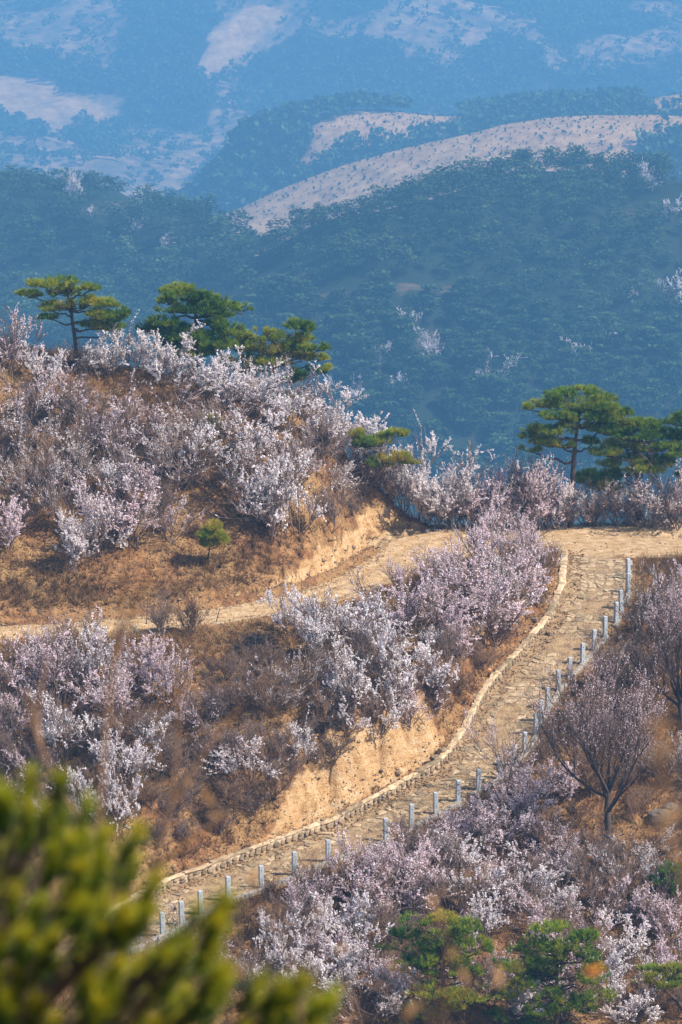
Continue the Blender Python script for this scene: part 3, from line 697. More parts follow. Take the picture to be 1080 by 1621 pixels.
make_pine("pine_tree", b, [(903, 835), (906, 780), (909, 720), (912, 690), (918, 650)],
    [(915, 622, 36, 8), (890, 628, 34, 9), (945, 632, 30, 9), (860, 640, 26, 9), (840, 644, 14, 6), (960, 645, 22, 8), (910, 642, 44, 10), (880, 660, 30, 9), (930, 660, 40, 10), (965, 662, 26, 10), (985, 655, 18, 6), (850, 680, 22, 7), (880, 685, 28, 9), (905, 672, 30, 10), (860, 700, 28, 8), (840, 712, 16, 6), (890, 705, 22, 7), (955, 680, 30, 9), (838, 690, 14, 6), (935, 700, 14, 6)],
    b[1], "umbrella shaped tall pine with blue painted trunk band beside the dirt clearing", yellow=0.25, tone=0.38, band=1.0, seed=9, r0=0.17)
b = ground_at(1011, 830)
make_pine("pine_tree", b, [(1012, 830), (1011, 790), (1010, 750), (1005, 700), (1000, 670)],
    [(1000, 672, 26, 9), (1025, 675, 26, 10), (975, 685, 26, 9), (1010, 690, 40, 10), (1040, 690, 20, 9), (990, 705, 40, 10), (960, 718, 28, 8), (1030, 710, 34, 10), (1045, 730, 26, 9), (1000, 728, 40, 10), (965, 735, 20, 6), (1020, 745, 34, 8), (985, 750, 26, 8), (1055, 735, 14, 7), (950, 755, 40, 10), (930, 762, 28, 12), (960, 772, 26, 10)],
    b[1], "spreading pine with blue painted trunk band and rock at its foot", yellow=0.45, tone=0.42, band=1.0, seed=11, r0=0.15)
b = ground_at(1095, 830)
make_pine("pine_tree", b, [(1095, 830), (1096, 780), (1092, 720), (1085, 680)],
    [(1065, 668, 24, 8), (1085, 660, 26, 10), (1060, 690, 28, 10), (1085, 690, 30, 12), (1060, 708, 24, 8), (1090, 720, 36, 12), (1110, 690, 24, 12), (1100, 750, 30, 10)],
    b[1], "dark pine partly out of view beside the banded pines", tone=0.28, seed=13, r0=0.14)
b = ground_at(328, 895)
make_pine("young_pine", b, [(328, 895), (331, 875), (334, 850), (337, 838)], [(338, 836, 14, 8, -.3), (330, 848, 12, 7, -.2), (345, 850, 16, 8, -.2), (352, 857, 11, 6, 0), (335, 860, 15, 6, 0)], b[1],
    "young pine sapling with bright yellow green tuft above the dirt road bank", tone=0.66, dens=1.7, seed=15, r0=0.04, tuft=0.24, cat="young pine")
b = ground_at(338, 690)
make_pine("young_pine", b, [(338, 690), (337, 678), (336, 668), (335, 662)], [(330, 663, 14, 6), (342, 668, 12, 6), (335, 673, 16, 6)], b[1],
    "low yellow green pine seedling among blossom shrubs on the upper slope", tone=0.62, dens=2.2, seed=16, r0=0.04, tuft=0.2, cat="young pine")
b = ground_at(590, 770)
make_pine("young_pine", b, [(588, 770), (590, 750), (596, 730), (604, 712), (600, 700)], [(622, 688, 22, 8, -1.2), (600, 700, 22, 9, -1.4), (575, 706, 18, 10, -1.2), (562, 690, 11, 9, -1.0), (625, 726, 28, 10, -1.4), (600, 735, 24, 9, -1.2), (648, 732, 16, 7, -1.0)], b[1],
    "small pine tangled with white blossom shrubs on the spur end", tone=0.5, dens=1.5, seed=17, r0=0.07, yellow=.3, cat="young pine")
LOWP = [((700, 1625), [(700, 1700), (700, 1600), (702, 1540), (705, 1480)], [(660, 1460, 30, 10), (700, 1455, 26, 10), (740, 1470, 30, 14), (640, 1480, 26, 10), (690, 1490, 40, 14), (750, 1500, 26, 14), (620, 1500, 24, 10), (660, 1520, 36, 14), (720, 1530, 36, 14), (690, 1570, 44, 14), (740, 1580, 36, 14), (650, 1590, 34, 12)], "bushy pine among blossom shrubs below the posts, widest of the low pines"),
        ((880, 1640), [(880, 1700), (880, 1600), (882, 1540), (880, 1490)], [(860, 1472, 28, 9), (890, 1470, 26, 9), (920, 1485, 26, 10), (850, 1495, 26, 10), (900, 1500, 32, 12), (930, 1515, 20, 10), (870, 1530, 40, 12), (920, 1550, 36, 12), (880, 1575, 36, 12), (800, 1575, 30, 12), (830, 1560, 26, 12)], "dark low pine between the bushy pine and the slope edge")]
for (bu, bv), tr, pads, lab in LOWP:
    qq = np.random.default_rng(bu); pads = pads + [(bu + qq.uniform(-85, 75), qq.uniform(1485, 1640), qq.uniform(16, 30), qq.uniform(8, 13)) for _ in range(26)]
    b = ground_at(bu, bv)
    make_pine("pine_tree", b, tr[1:], pads, b[1], lab, yellow=0.35, tone=0.34, seed=int(bu), r0=0.1, dens=0.5)
b = ground_at(1075, 1440)
make_pine("pine_tree", b, [(1085, 1440), (1085, 1420), (1080, 1400), (1075, 1380)], [(1065, 1378, 20, 9), (1050, 1392, 18, 8), (1070, 1400, 30, 10), (1090, 1385, 24, 10), (1085, 1408, 30, 8), (1060, 1410, 20, 6)], b[1], "small dark green pine beside the lower slope shrubs", tone=0.2, seed=21, r0=0.09)
b = ground_at(1075, 1615)
make_pine("pine_tree", b, [(1090, 1640), (1078, 1590), (1050, 1565), (1040, 1555)], [(1030, 1540, 30, 8), (1065, 1540, 28, 10), (1050, 1555, 34, 9), (1085, 1555, 26, 10), (1020, 1552, 18, 6)], b[1], "low spreading pine with a bare crooked limb at the foot of the slope", tone=0.5, yellow=.3, seed=23, r0=0.1)

# ------------------------------------------------------------------ the stone path, wall, kerb, posts
s1g = GD[0]
def arc(C):
    L = np.r_[0, np.cumsum(np.linalg.norm(np.diff(C[:, :2], axis=0), axis=1))]; return L
AL = arc(C1)
def path_pt(s, t):
    """station s metres along the path, t metres to the uphill side"""
    s = np.clip(s, 0.01, AL[-1] - 0.01); i = np.clip(np.searchsorted(AL, s) - 1, 0, len(C1) - 2); a = (s - AL[i]) / (AL[i + 1] - AL[i])
    p = C1[i] * (1 - a) + C1[i + 1] * a
    d = np.array([np.interp(s, AL, DIRS[:, 0]), np.interp(s, AL, DIRS[:, 1])]); d = d / np.linalg.norm(d)
    return np.array([p[0] - d[1] * t, p[1] + d[0] * t, p[2]])
DIRS = nrm(np.gradient(C1[:, :2], axis=0))
for _ in range(5): DIRS[1:-1] = nrm(DIRS[:-2] + 2 * DIRS[1:-1] + DIRS[2:])

path = link("stone_path", None); tag(path, "flagstone path climbing the hillside to the clearing", kind="structure")
r = np.random.default_rng(5)
def prism(poly, z0, z1, inset=0.85):
    n = len(poly); c = poly.mean(0)
    lo = np.c_[poly, np.full(n, z0)]; mi = np.c_[poly, np.full(n, z1 - 0.012)]; hi = np.c_[c + (poly - c) * inset, np.full(n, z1)]
    return np.r_[lo, mi, hi]
def add_prism(s, V, n, tint=0.5):
    i = np.arange(n); j = (i + 1) % n
    F = np.r_[np.stack([i, j, j + n, i + n], 1), np.stack([i + n, j + n, j + 2 * n, i + 2 * n], 1)]
    top = np.stack([i[1:-1] * 0 + 2 * n, i[1:-1] + 2 * n, i[2:] + 2 * n], 1)
    k = s.n; s.add(V, F, tint=tint); s.f.append((top + k, 0, False))
rows = np.arange(16.2, AL[-1] - 2.5, 0.40); cols = 6
corner = {}
def cj(i, j):
    if (i, j) not in corner:
        corner[i, j] = (rows[min(i, len(rows) - 1)] + r.uniform(-.13, .13) + (0.18 if j % 2 else 0), -HW1 + 0.12 + (2 * HW1 - 0.3) * j / cols + r.uniform(-.13, .13) * (0 < j < cols))
    return corner[i, j]
stones = []
for i in range(len(rows) - 1):
    for j in range(cols):
        cs = np.array([cj(i, j), cj(i + 1, j), cj(i + 1, j + 1), cj(i, j + 1)]); c = cs.mean(0)
        if r.random() < 0.16 or r.random() < smooth(AL[-1] - 9, AL[-1] - 3.0, c[0]): continue
        if vnoise(np.array(c[0] * 0.45), np.array(c[1] * 0.8 + 7.0), 4) < 0.30: continue          # patches lost under soil
        if c[0] > AL[-1] - 14 and abs(c[1] - 0.1) > 0.85 and r.random() < 0.5: continue
        if c[1] > HW1 - 0.55 and r.random() < 0.6: continue               # buried under washed soil along the wall
        pts = []
        for q in range(4):
            a, bq = cs[q], cs[(q + 1) % 4]
            pts += [a * (1 - f) + bq * f for f in ((0.2, 0.78) if r.random() < .7 else (0.16, 0.5, 0.86))]
        pts = np.array(pts); pts = c + (pts - c) * r.uniform(0.62, 0.95) + r.normal(size=pts.shape) * 0.012
        stones.append((c, pts))
def stone_geom(c, pts):
    ctr = path_pt(c[0], c[1]); W = np.array([path_pt(a, b_) for a, b_ in pts]); z0 = gz(ctr[0], ctr[1])
    V = prism(W[:, :2] - ctr[:2], -0.10, r.uniform(0.004, 0.045))
    n = len(pts); gzv = gz(np.tile(W[:, 0], 3), np.tile(W[:, 1], 3)) - z0
    V[:, 2] += gzv * 0.9 + V[:, 0] * r.normal() * 0.04 + V[:, 1] * r.normal() * 0.04
    return np.array([ctr[0], ctr[1], z0]), V, n
order = sorted(range(len(stones)), key=lambda k: path_pt(*stones[k][0])[1])
rest = Soup(); rest_n = 0
pick = set(order[::2][:300]) if len(order) > 600 else set(order[:300])
for k in order:
    ctr, V, n = stone_geom(*stones[k])
    if k in pick:
        s = Soup(); add_prism(s, V, n); link("flagstone", s.mesh("flagstone", [MAT["flagstone"]], False), path, tuple(ctr))
    else:
        add_prism(rest, V + ctr, n); rest_n += 1
if rest_n: tag(link("flagstones_beyond", rest.mesh("flagstones_beyond", [MAT["flagstone"]], False), path), kind="stuff")

def sweep(fr, s0, s1, step, prof, jit=0.0, seed=0):
    """sweep a closed (t, z) profile along the path"""
    rr = np.random.default_rng(seed); ss = np.arange(s0, s1, step); n = len(prof); V = []
    for q in ss:
        for (t, z) in prof:
            p = path_pt(q, t + rr.normal() * jit); base = path_pt(q, 0)
            V.append((p[0], p[1], base[2] + z + rr.normal() * jit * 0.7))
    V = np.array(V); K = len(ss); i = np.arange(K * n).reshape(K, n); a = i[:-1]; b_ = i[1:]
    F = np.stack([a, np.roll(a, -1, 1), np.roll(b_, -1, 1), b_], -1).reshape(-1, 4)
    caps = np.array([i[0][::-1], i[-1]])
    return V, F, caps
wall = link("low_stone_wall", None); tag(wall, "low rubble stone wall with pale mortar cap along the uphill edge of the path", "wall")
TW = HW1
V, F, caps = sweep(None, 11.0, AL[-1] - 7.2, 0.3, [(TW + .02, -0.2), (TW + .02, 0.30), (TW + .25, 0.30), (TW + .30, -0.2)], 0.012, 1)
s = Soup(); s.add(V, F); s.f.append((caps, 0, False)); link("wall_core", s.mesh("wall_core", [MAT["mortar"]], False), wall)
q = 11.0
while q < AL[-1] - 7.6:
    L = r.uniform(0.7, 1.7); dz = r.normal() * 0.012; dt = r.normal() * 0.015
    V, F, caps = sweep(None, q, q + L + 0.005, L / 5.001, [(TW - .03 + dt, 0.302), (TW - .03 + dt, 0.35 + dz), (TW + .05 + dt, 0.375 + dz), (TW + .21 + dt, 0.37 + dz), (TW + .28 + dt, 0.335 + dz), (TW + .27 + dt, 0.29)], 0.02, int(q * 37))
    s = Soup(); s.add(V, F); s.f.append((caps, 0, False)); link("cap_slab", s.mesh("cap_slab", [MAT["cap_stone"]], False), wall); q += L + r.uniform(0.008, 0.03)
q = 11.1
while q < AL[-1] - 7.4:
    L = r.uniform(0.18, 0.42); two = r.random() < 0.3
    for zz, hh in (((0.07, 0.13), (0.21, 0.12)) if two else ((0.14, 0.25),)):
        ang = np.linspace(0, 2 * math.pi, 9, endpoint=False); rad = 1 + r.normal(size=9) * 0.10
        a_ = np.cos(ang) * L * 0.47 * rad; z_ = np.sin(ang) * hh * 0.52 * rad
        m = path_pt(q + L / 2, TW); V = []
        for dep, sc_ in ((0.06, 1.0), (-0.035, 0.96), (-0.06, 0.70)):
            for x_, zq in zip(a_, z_):
                p = path_pt(q + L / 2 + x_ * sc_, TW + dep); V.append((p[0] - m[0], p[1] - m[1], path_pt(q + L / 2 + x_ * sc_, 0)[2] - m[2] + zz + zq * sc_))
        s = Soup(); add_prism(s, np.array(V), 9); link("wall_stone", s.mesh("wall_stone", [MAT["wall_stone"]], False), wall, tuple(m))
    q += L + 0.03

kerb = link("path_kerb", None); tag(kerb, "narrow concrete kerb under the row of granite posts", "kerb")
q = 14.0
while q < AL[-1] - 8.0:
    L = r.uniform(0.9, 1.3); dz = r.uniform(-.03, .03); t0 = -HW1 - 0.28
    V, F, caps = sweep(None, q, q + L + 0.01, L / 3.001, [(t0, -0.35), (t0 - .02, 0.02 + dz), (t0 + .03, 0.045 + dz), (t0 + .18, 0.045 + dz), (t0 + .25, -0.35)], 0.006, int(q * 10))
    s = Soup(); s.add(V, F); s.f.append((caps, 0, False)); link("kerb_stone", s.mesh("kerb_stone", [MAT["kerb_concrete"]], False), kerb)
    q += L + (0.025 if q < 27 or r.random() < 0.55 else r.uniform(0.4, 1.6))

def post_mesh():
    s = Soup(); w = 0.088; c = 0.014
    def ring(w_, z): return np.array([(w_, -w_ + c, z), (w_, w_ - c, z), (w_ - c, w_, z), (-w_ + c, w_, z), (-w_, w_ - c, z), (-w_, -w_ + c, z), (-w_ + c, -w_, z), (w_ - c, -w_, z)])
    V = np.r_[ring(w * 1.03, -0.3), ring(w, 0.98), ring(w * 0.86, 1.005)]
    add_prism(s, V, 8); return s.mesh("shaft", [MAT["granite"]], False)
PM = post_mesh(); hs = Soup()
ang = np.linspace(0, 2 * math.pi, 8, endpoint=False)
hv = np.r_[np.c_[np.cos(ang) * .02, np.full(8, -0.0905), np.sin(ang) * .02], np.c_[np.cos(ang) * .02, np.full(8, -0.07), np.sin(ang) * .02]]
hs.add(hv, np.array([np.arange(8)])); i8 = np.arange(8); hs.f.append((np.stack([i8, (i8 + 1) % 8, (i8 + 1) % 8 + 8, i8 + 8], 1), 0, False))
HM = hs.mesh("bolt_hole", [MAT["hole"]], False)
post_rot = []
for q, txt in ((ground_at(405, 1032), "beside the larger brushwood heap"), (ground_at(402, 1082), "beside the smaller brushwood heap"), (ground_at(962, 1335), "under the large bare tree"), (ground_at(1078, 1150), "under the dark branching tree"),
               (ground_at(655, 800), "at the raw tip of the spur"), (ground_at(560, 1165), "at the lip of the raw earth bank"), (ground_at(885, 900), "by the upper end of the stone wall")):
    LAND_MARKS.append((q, txt, 3.0))
for k, p in enumerate(POSTS):
    if k == 0: continue
    up_k = len(POSTS) - k; LAND_MARKS.append((p, "by the %s granite post below the clearing" % nth(up_k) if nth(up_k) else "by the %s granite post up from the low end" % (nth(k) or "middle"), 1.6))
    rt = link("granite_post", None, None, (p[0], p[1], gz(p[0], p[1])))
    rt.rotation_euler = (r.normal() * 0.018, r.normal() * 0.018, math.atan2(dirp[k][1], dirp[k][0]) * 0.25 + 0.10 + r.normal() * 0.05); rt.scale = (1, 1, r.uniform(0.93, 1.03))
    tag(rt, ("square grey granite post, %s of the row counted down from the clearing" % nth(len(POSTS) - k)) if nth(len(POSTS) - k) else ("square grey granite post, %s of the row counted up from its low end" % (nth(k) or "thirteenth")), "post", "granite posts along the path")
    link("shaft", PM, rt); h1 = link("bolt_hole", HM, rt, (0, 0, 0.82)); h2 = link("bolt_hole", HM, rt, (0, 0, 0.42))
for k in (17, 19, 20, 21, 22):                                        # slack wire left between a few posts
    a = POSTS[k] + [0, 0, 0.42]; b_ = POSTS[k + 1] + [0, 0, 0.42]; m = np.linspace(0, 1, 9)[:, None]
    L = a * (1 - m) + b_ * m - np.array([0, 0, 1]) * (m * (1 - m)) * 0.5
    s = Soup(); s.add(*tubes(L[None], np.full((1, 9), 0.012), 4)); tag(link("slack_wire", s.mesh("slack_wire", [MAT["cable"]], False)), "slack dark wire hanging between two granite posts", "wire", "wires between posts")

# ------------------------------------------------------------------ shrubs of the near hillside
r = np.random.default_rng(77)
TXT = {'W': "white", 'P': "pale pink", 'S': "sparsely flowering"}
def shrubs(lst, where, group):
    for (u, v, h, w, k) in lst:
        p = ground_at(u, v); kk = p[1] / FPX
        name = {"W": "dense white blossom shrub | ", "P": "pale pink blossom shrub | ", "S": "thin flowering shrub | "}[k]
        place_shrub(p, h * kk, w * kk, k, name + where, group + (" white" if k == 'W' else " pink" if k == 'P' else " thin"), r)
shrubs([(20, 590, 95, 95, 'P'), (68, 605, 70, 85, 'W'), (170, 598, 70, 100, 'W'), (215, 595, 75, 105, 'W'), (262, 608, 78, 105, 'W'), (320, 632, 75, 110, 'W'), (360, 645, 70, 110, 'W'), (410, 665, 68, 110, 'W'),
        (458, 690, 80, 115, 'W'), (508, 715, 85, 115, 'W'), (556, 735, 90, 115, 'W'), (598, 768, 95, 110, 'W'), (640, 778, 110, 105, 'W'), (290, 600, 60, 80, 'W'), (135, 600, 60, 70, 'S'), (390, 640, 50, 80, 'W'), (530, 700, 60, 90, 'W'), (480, 672, 60, 90, 'W')],
       "along the crest below the pines", "crest shrubs")
shrubs([(50, 668, 90, 115, 'S'), (112, 668, 80, 105, 'P'), (25, 735, 100, 115, 'S'), (88, 755, 90, 110, 'S'), (150, 705, 80, 95, 'S'), (192, 735, 100, 125, 'P'), (250, 700, 85, 125, 'S'), (132, 785, 85, 120, 'S'),
        (182, 800, 85, 110, 'W'), (58, 815, 85, 110, 'S'), (8, 870, 100, 105, 'P'), (110, 845, 75, 90, 'S'), (225, 800, 95, 135, 'S'), (272, 775, 80, 110, 'S'), (300, 735, 90, 130, 'W'), (345, 770, 105, 150, 'S'),
        (270, 858, 85, 90, 'S'), (205, 862, 100, 150, 'P'), (112, 905, 85, 110, 'W'), (160, 880, 90, 110, 'W'), (408, 828, 95, 120, 'S'), (432, 855, 130, 130, 'W'), (465, 845, 130, 120, 'W'), (398, 735, 80, 120, 'W'), (460, 775, 90, 125, 'S'),
        (350, 700, 70, 105, 'S'), (430, 800, 90, 110, 'S'), (30, 800, 80, 90, 'S'), (540, 800, 70, 110, 'S'), (575, 790, 60, 90, 'S')],
       "on the slope above the dirt road", "upper slope shrubs")
shrubs([(690, 836, 95, 100, 'W'), (728, 836, 90, 105, 'W'), (768, 836, 90, 105, 'P'), (812, 838, 88, 105, 'P'), (852, 838, 90, 110, 'P'), (880, 836, 100, 90, 'W'), (930, 833, 62, 100, 'S'), (972, 833, 75, 100, 'S'), (1035, 833, 85, 110, 'S'),
        (1070, 838, 110, 110, 'S'), (660, 820, 90, 80, 'W'), (710, 833, 80, 90, 'W'), (790, 835, 70, 90, 'W'), (1000, 832, 50, 80, 'W'), (675, 832, 75, 90, 'W'), (705, 836, 100, 100, 'W'), (745, 834, 95, 100, 'W'), (785, 836, 95, 100, 'P'), (830, 834, 100, 100, 'W'), (866, 836, 100, 100, 'P'), (758, 838, 70, 80, 'P'), (842, 838, 75, 80, 'P'), (805, 834, 80, 90, 'W'), (950, 834, 60, 90, 'S'), (1056, 834, 80, 90, 'S')],
       "behind the dirt clearing", "clearing edge shrubs")
shrubs([(762, 905, 115, 100, 'P'), (632, 935, 55, 55, 'P'), (700, 945, 85, 115, 'P'), (755, 965, 105, 140, 'P'), (818, 945, 95, 115, 'P'), (785, 1020, 110, 150, 'P'), (705, 1000, 80, 120, 'P'), (640, 1000, 85, 135, 'P'), (560, 1022, 100, 140, 'W'),
        (508, 1050, 105, 130, 'W'), (600, 1070, 90, 115, 'W'), (463, 1010, 75, 90, 'W'), (735, 1035, 85, 120, 'P'), (845, 925, 95, 90, 'P'), (468, 1112, 95, 90, 'S'), (555, 1130, 90, 125, 'W'), (620, 1122, 95, 115, 'W'), (680, 1105, 85, 110, 'W'), (600, 1165, 80, 105, 'W'),
        (545, 1172, 60, 80, 'W'), (645, 1150, 75, 85, 'P'), (725, 1060, 50, 60, 'P'), (675, 1040, 60, 90, 'S'), (800, 960, 70, 90, 'W'), (830, 900, 80, 90, 'P')],
       "in the thicket between dirt road and stone path", "thicket shrubs")
shrubs([(40, 1115, 115, 130, 'P'), (92, 1125, 120, 130, 'P'), (150, 1105, 105, 120, 'W'), (18, 1175, 85, 100, 'P'), (222, 1095, 105, 120, 'P'), (182, 1145, 85, 120, 'P'), (102, 1205, 95, 130, 'W'), (160, 1212, 75, 100, 'W'), (42, 1240, 70, 95, 'S'),
        (270, 1125, 100, 100, 'P'), (140, 1045, 65, 85, 'S'), (300, 1150, 60, 90, 'S'), (350, 1140, 55, 80, 'S'), (130, 1310, 90, 95, 'W'), (190, 1300, 105, 90, 'W'), (205, 1240, 85, 100, 'W'), (395, 1248, 80, 115, 'W'), (462, 1222, 68, 85, 'W'), (330, 1220, 60, 80, 'S'), (430, 1130, 50, 70, 'S'), (60, 1060, 70, 90, 'P'), (240, 1190, 70, 90, 'S'), (0, 1300, 80, 90, 'S'), (70, 1300, 60, 80, 'S'), (370, 1200, 50, 70, 'S')],
       "on the slope below the dirt road", "lower slope shrubs")
shrubs([(556, 1425, 100, 110, 'P'), (606, 1428, 92, 125, 'P'), (662, 1415, 100, 130, 'P'), (590, 1465, 95, 140, 'P'), (680, 1450, 95, 145, 'P'), (540, 1495, 105, 130, 'W'), (730, 1350, 80, 110, 'P'), (782, 1362, 85, 130, 'P'), (742, 1432, 85, 130, 'W'), (832, 1312, 75, 100, 'P'),
        (872, 1372, 75, 110, 'P'), (822, 1432, 75, 110, 'W'), (882, 1450, 75, 100, 'W'), (770, 1492, 75, 100, 'W'), (480, 1532, 85, 120, 'W'), (440, 1500, 80, 90, 'W'), (530, 1570, 85, 120, 'W'), (400, 1572, 75, 100, 'S'), (900, 1540, 85, 130, 'P'), (980, 1532, 85, 130, 'W'),
        (1050, 1492, 85, 110, 'P'), (640, 1610, 85, 110, 'W'), (580, 1620, 80, 100, 'S'), (830, 1620, 85, 120, 'W'), (900, 1625, 75, 100, 'S'), (1000, 1620, 85, 120, 'W'), (806, 1255, 100, 110, 'S'), (702, 1335, 50, 80, 'P'), (880, 1272, 80, 105, 'P'), (1010, 1372, 55, 100, 'S'), (840, 1275, 60, 90, 'P'), (630, 1385, 70, 80, 'P'), (940, 1400, 60, 90, 'S'), (1030, 1585, 60, 90, 'W'), (720, 1380, 60, 90, 'W'), (470, 1470, 75, 95, 'P'), (510, 1535, 80, 110, 'P'), (450, 1560, 80, 100, 'W'), (560, 1540, 80, 110, 'W'), (600, 1580, 80, 110, 'P'), (850, 1480, 75, 100, 'P'), (940, 1480, 80, 110, 'S'), (1010, 1470, 80, 110, 'P'), (960, 1590, 85, 120, 'W'), (1060, 1560, 85, 110, 'P'), (760, 1590, 80, 110, 'S'), (890, 1400, 65, 95, 'P'), (850, 1345, 65, 95, 'P'), (930, 1360, 50, 80, 'S'), (1050, 1420, 70, 100, 'S'), (500, 1440, 70, 85, 'P'), (790, 1420, 70, 100, 'P'), (760, 1310, 60, 90, 'P'), (1000, 1420, 65, 90, 'S'), (870, 1590, 70, 100, 'P'), (320, 1540, 70, 90, 'S'), (280, 1520, 60, 80, 'W'), (684, 1360, 60, 80, 'P')],
       "on the slope below the granite posts", "lowest slope shrubs")
shrubs([(1066, 960, 75, 80, 'S'), (1020, 1010, 80, 90, 'S'), (1075, 1020, 110, 100, 'P'), (1050, 1240, 70, 100, 'S')], "on the slope beyond the upper granite posts", "right slope shrubs")

# scrubby leafless brush filling the gaps
zones = [((0, 600, 640, 860), 52, "on the slope above the dirt road", "upper brush"), ((0, 1030, 840, 1290), 62, "on the slope below the dirt road", "middle brush"), ((440, 1330, 1080, 1621), 60, "below the granite posts", "lower brush"), ((900, 940, 1080, 1330), 14, "beyond the upper granite posts", "right brush")]
for (u0, v0, u1, v1), n, where, group in zones:
    c = 0
    while c < n:
        p = ground_at(r.uniform(u0 - 20, u1 + 20), r.uniform(v0, v1))
        if bil(GD[4], p[0], p[1]) < 1.0 or bil(GM["bank"], p[0], p[1]) > 0.4: continue
        h = r.uniform(0.7, 1.9); place_shrub(p, h, h * r.uniform(1.0, 1.5), 'B', "leafless brown brush | " + where, group, r); c += 1
for (u, v, h, w) in [(1000, 832, 40, 60), (1060, 832, 50, 60), (940, 834, 40, 60), (895, 838, 60, 60), (835, 860, 60, 70), (300, 1005, 60, 80), (255, 1000, 50, 70), (530, 1205, 50, 80), (705, 1050, 55, 70), (1045, 980, 80, 80), (990, 1090, 80, 100), (270, 1300, 50, 80), (300, 1270, 60, 90), (330, 1300, 45, 80), (360, 1280, 55, 90), (400, 1290, 40, 80), (430, 1265, 45, 80), (250, 1340, 45, 70), (290, 1330, 40, 70), (350, 1320, 35, 60), (460, 1235, 40, 70), (690, 1130, 40, 60), (720, 1100, 40, 60), (760, 1060, 40, 60), (800, 1010, 40, 60), (850, 960, 40, 50), (500, 1210, 40, 60)]:
    p = ground_at(u, v); kk = p[1] / FPX; place_shrub(p, h * kk, w * kk, 'B', "leafless brown brush | at the edge of the track", "track side brush", r)

# the big leafless tree below the posts and its neighbour at the slope's side
def bare_tree(base, h, w, label, seed, trunk=0.3):
    q = np.random.default_rng(seed); root = link("blossom_tree", None, None, tuple(base)); tag(root, label, "tree")
    th = h * trunk
    T = np.array([[0, 0, -0.2], [0.02, 0, th * .3], [-0.03, 0.02, th * .65], [0.0, 0, th], [0.03, 0, th * 1.15]])
    s = Soup(); s.add(*tubes(T[None], np.array([[.17, .14, .125, .12, .06]]), 9), smooth=True); link("trunk", s.mesh("trunk", [MAT["dead_twig"]]), root)
    n = 10; az = np.linspace(0, 2 * math.pi, n, endpoint=False) + q.uniform(-.3, .3, n); tilt = q.uniform(0.15, 1.25, n); hb = q.uniform(0.6, 1.1, n) * th
    d = np.c_[np.cos(az) * np.sin(tilt) * w / h * 1.1, np.sin(az) * np.sin(tilt) * w / h, np.cos(tilt)]
    A = grow(np.c_[np.zeros((n, 2)), hb], d, q.uniform(.42, .62, n) * h, 8, q, 0.03, 0.30)
    B = spawn(A, 10, q, 0.2, (0.32, 0.6), 0.5, 0.45, 6, 0.04); C = spawn(B, 7, q, 0.15, (0.35, 0.65), 0.45, 0.4, 4, 0.05); D = spawn(C, 3, q, 0.2, (0.4, 0.8), 0.4, 0.4, 3, 0.04)
    s = Soup(); s.add(*tubes(A, radii(A, .075, .022), 6), 1, True); s.add(*tubes(B, radii(B, .022, .009), 4), 1); s.add(*tubes(C, radii(C, .010, .006), 3)); s.add(*tubes(D, radii(D, .0065, .0045), 3))
    link("branches", s.mesh("branches", [MAT["shrub_bark"], MAT["dead_twig"]]), root)
    Q = along(D, 7, q, 0.2, 0.015); Q = Q[(Q[:, 2] > h * 0.45) & (q.random(len(Q)) < smooth(0.35 * h, h * 1.0, Q[:, 2]) * 0.85)]
    s = Soup(); V, F = quads(Q, q.uniform(.025, .05, len(Q)), q); s.add(V, F, tint=np.repeat(np.clip(q.normal(.45, .25, len(Q)), 0, 1), 4))
    link("blossoms", s.mesh("blossoms", [MAT["petal_pink"]]), root)
b = ground_at(962, 1335); bare_tree(b, 6.3, 5.6, "large dark trunked tree with fine bare twigs and faint pink top below the posts", 3, 0.33)
b = ground_at(1078, 1150); bare_tree(b, 6.0, 5.4, "dark branching tree with few pink blossoms beyond the upper posts", 8, 0.22)

# dark heaps of cut brushwood
def heap(u, v, w, h, label, seed):
    q = np.random.default_rng(seed); p = ground_at(u, v); kk = p[1] / FPX; W, H = w * kk, h * kk; n = 420
    az = q.uniform(0, 6.28, n); rad = np.sqrt(q.random(n)) * W * 0.42; c = np.c_[np.cos(az) * rad, np.sin(az) * rad, (1 - (rad / W * 2) ** 2) * H * q.uniform(0.1, 0.95, n)]
    d = nrm(q.normal(size=(n, 3)) * [1, 1, 0.28]); L = grow(c - d * 0.5, d, q.uniform(.6, 1.2, n), 4, q, 0.05, 0)
    s = Soup(); s.add(*tubes(L, radii(L, .016, .008), 3)); o = link("brushwood_heap", s.mesh("brushwood_heap", [MAT["dead_twig"]]), None, tuple(p)); tag(o, label, "brushwood")
heap(405, 1032, 62, 32, "dark heap of cut brushwood just below the dirt road", 1)
heap(402, 1082, 50, 24, "smaller dark brushwood heap lower on the slope", 2)

# dead sticks standing in the bank
def stick(px, label, seed, rad=0.022):
    p = ground_at(*px[0]); L = np.array([unproj(u, v, p[1]) - p for u, v in px]); L[0] = (0, 0, -0.15)
    s = Soup(); s.add(*tubes(L[None], np.linspace(rad, rad * .5, len(L))[None], 5)); tag(link("dead_stick", s.mesh("dead_stick", [MAT["dead_twig"]]), None, tuple(p)), label, "stick")
stick([(478, 962), (478, 940), (477, 915)], "thin upright dead stick at the inner edge of the dirt road", 1)
stick([(232, 992), (233, 965), (234, 946)], "short upright dead stick in the road bank", 2)
stick([(342, 985), (344, 978), (348, 964)], "forked dry stick lying on the dirt road edge", 3, .03)
stick([(355, 1075), (360, 1040), (364, 1025)], "leaning dead stem beside the brushwood heaps", 4)

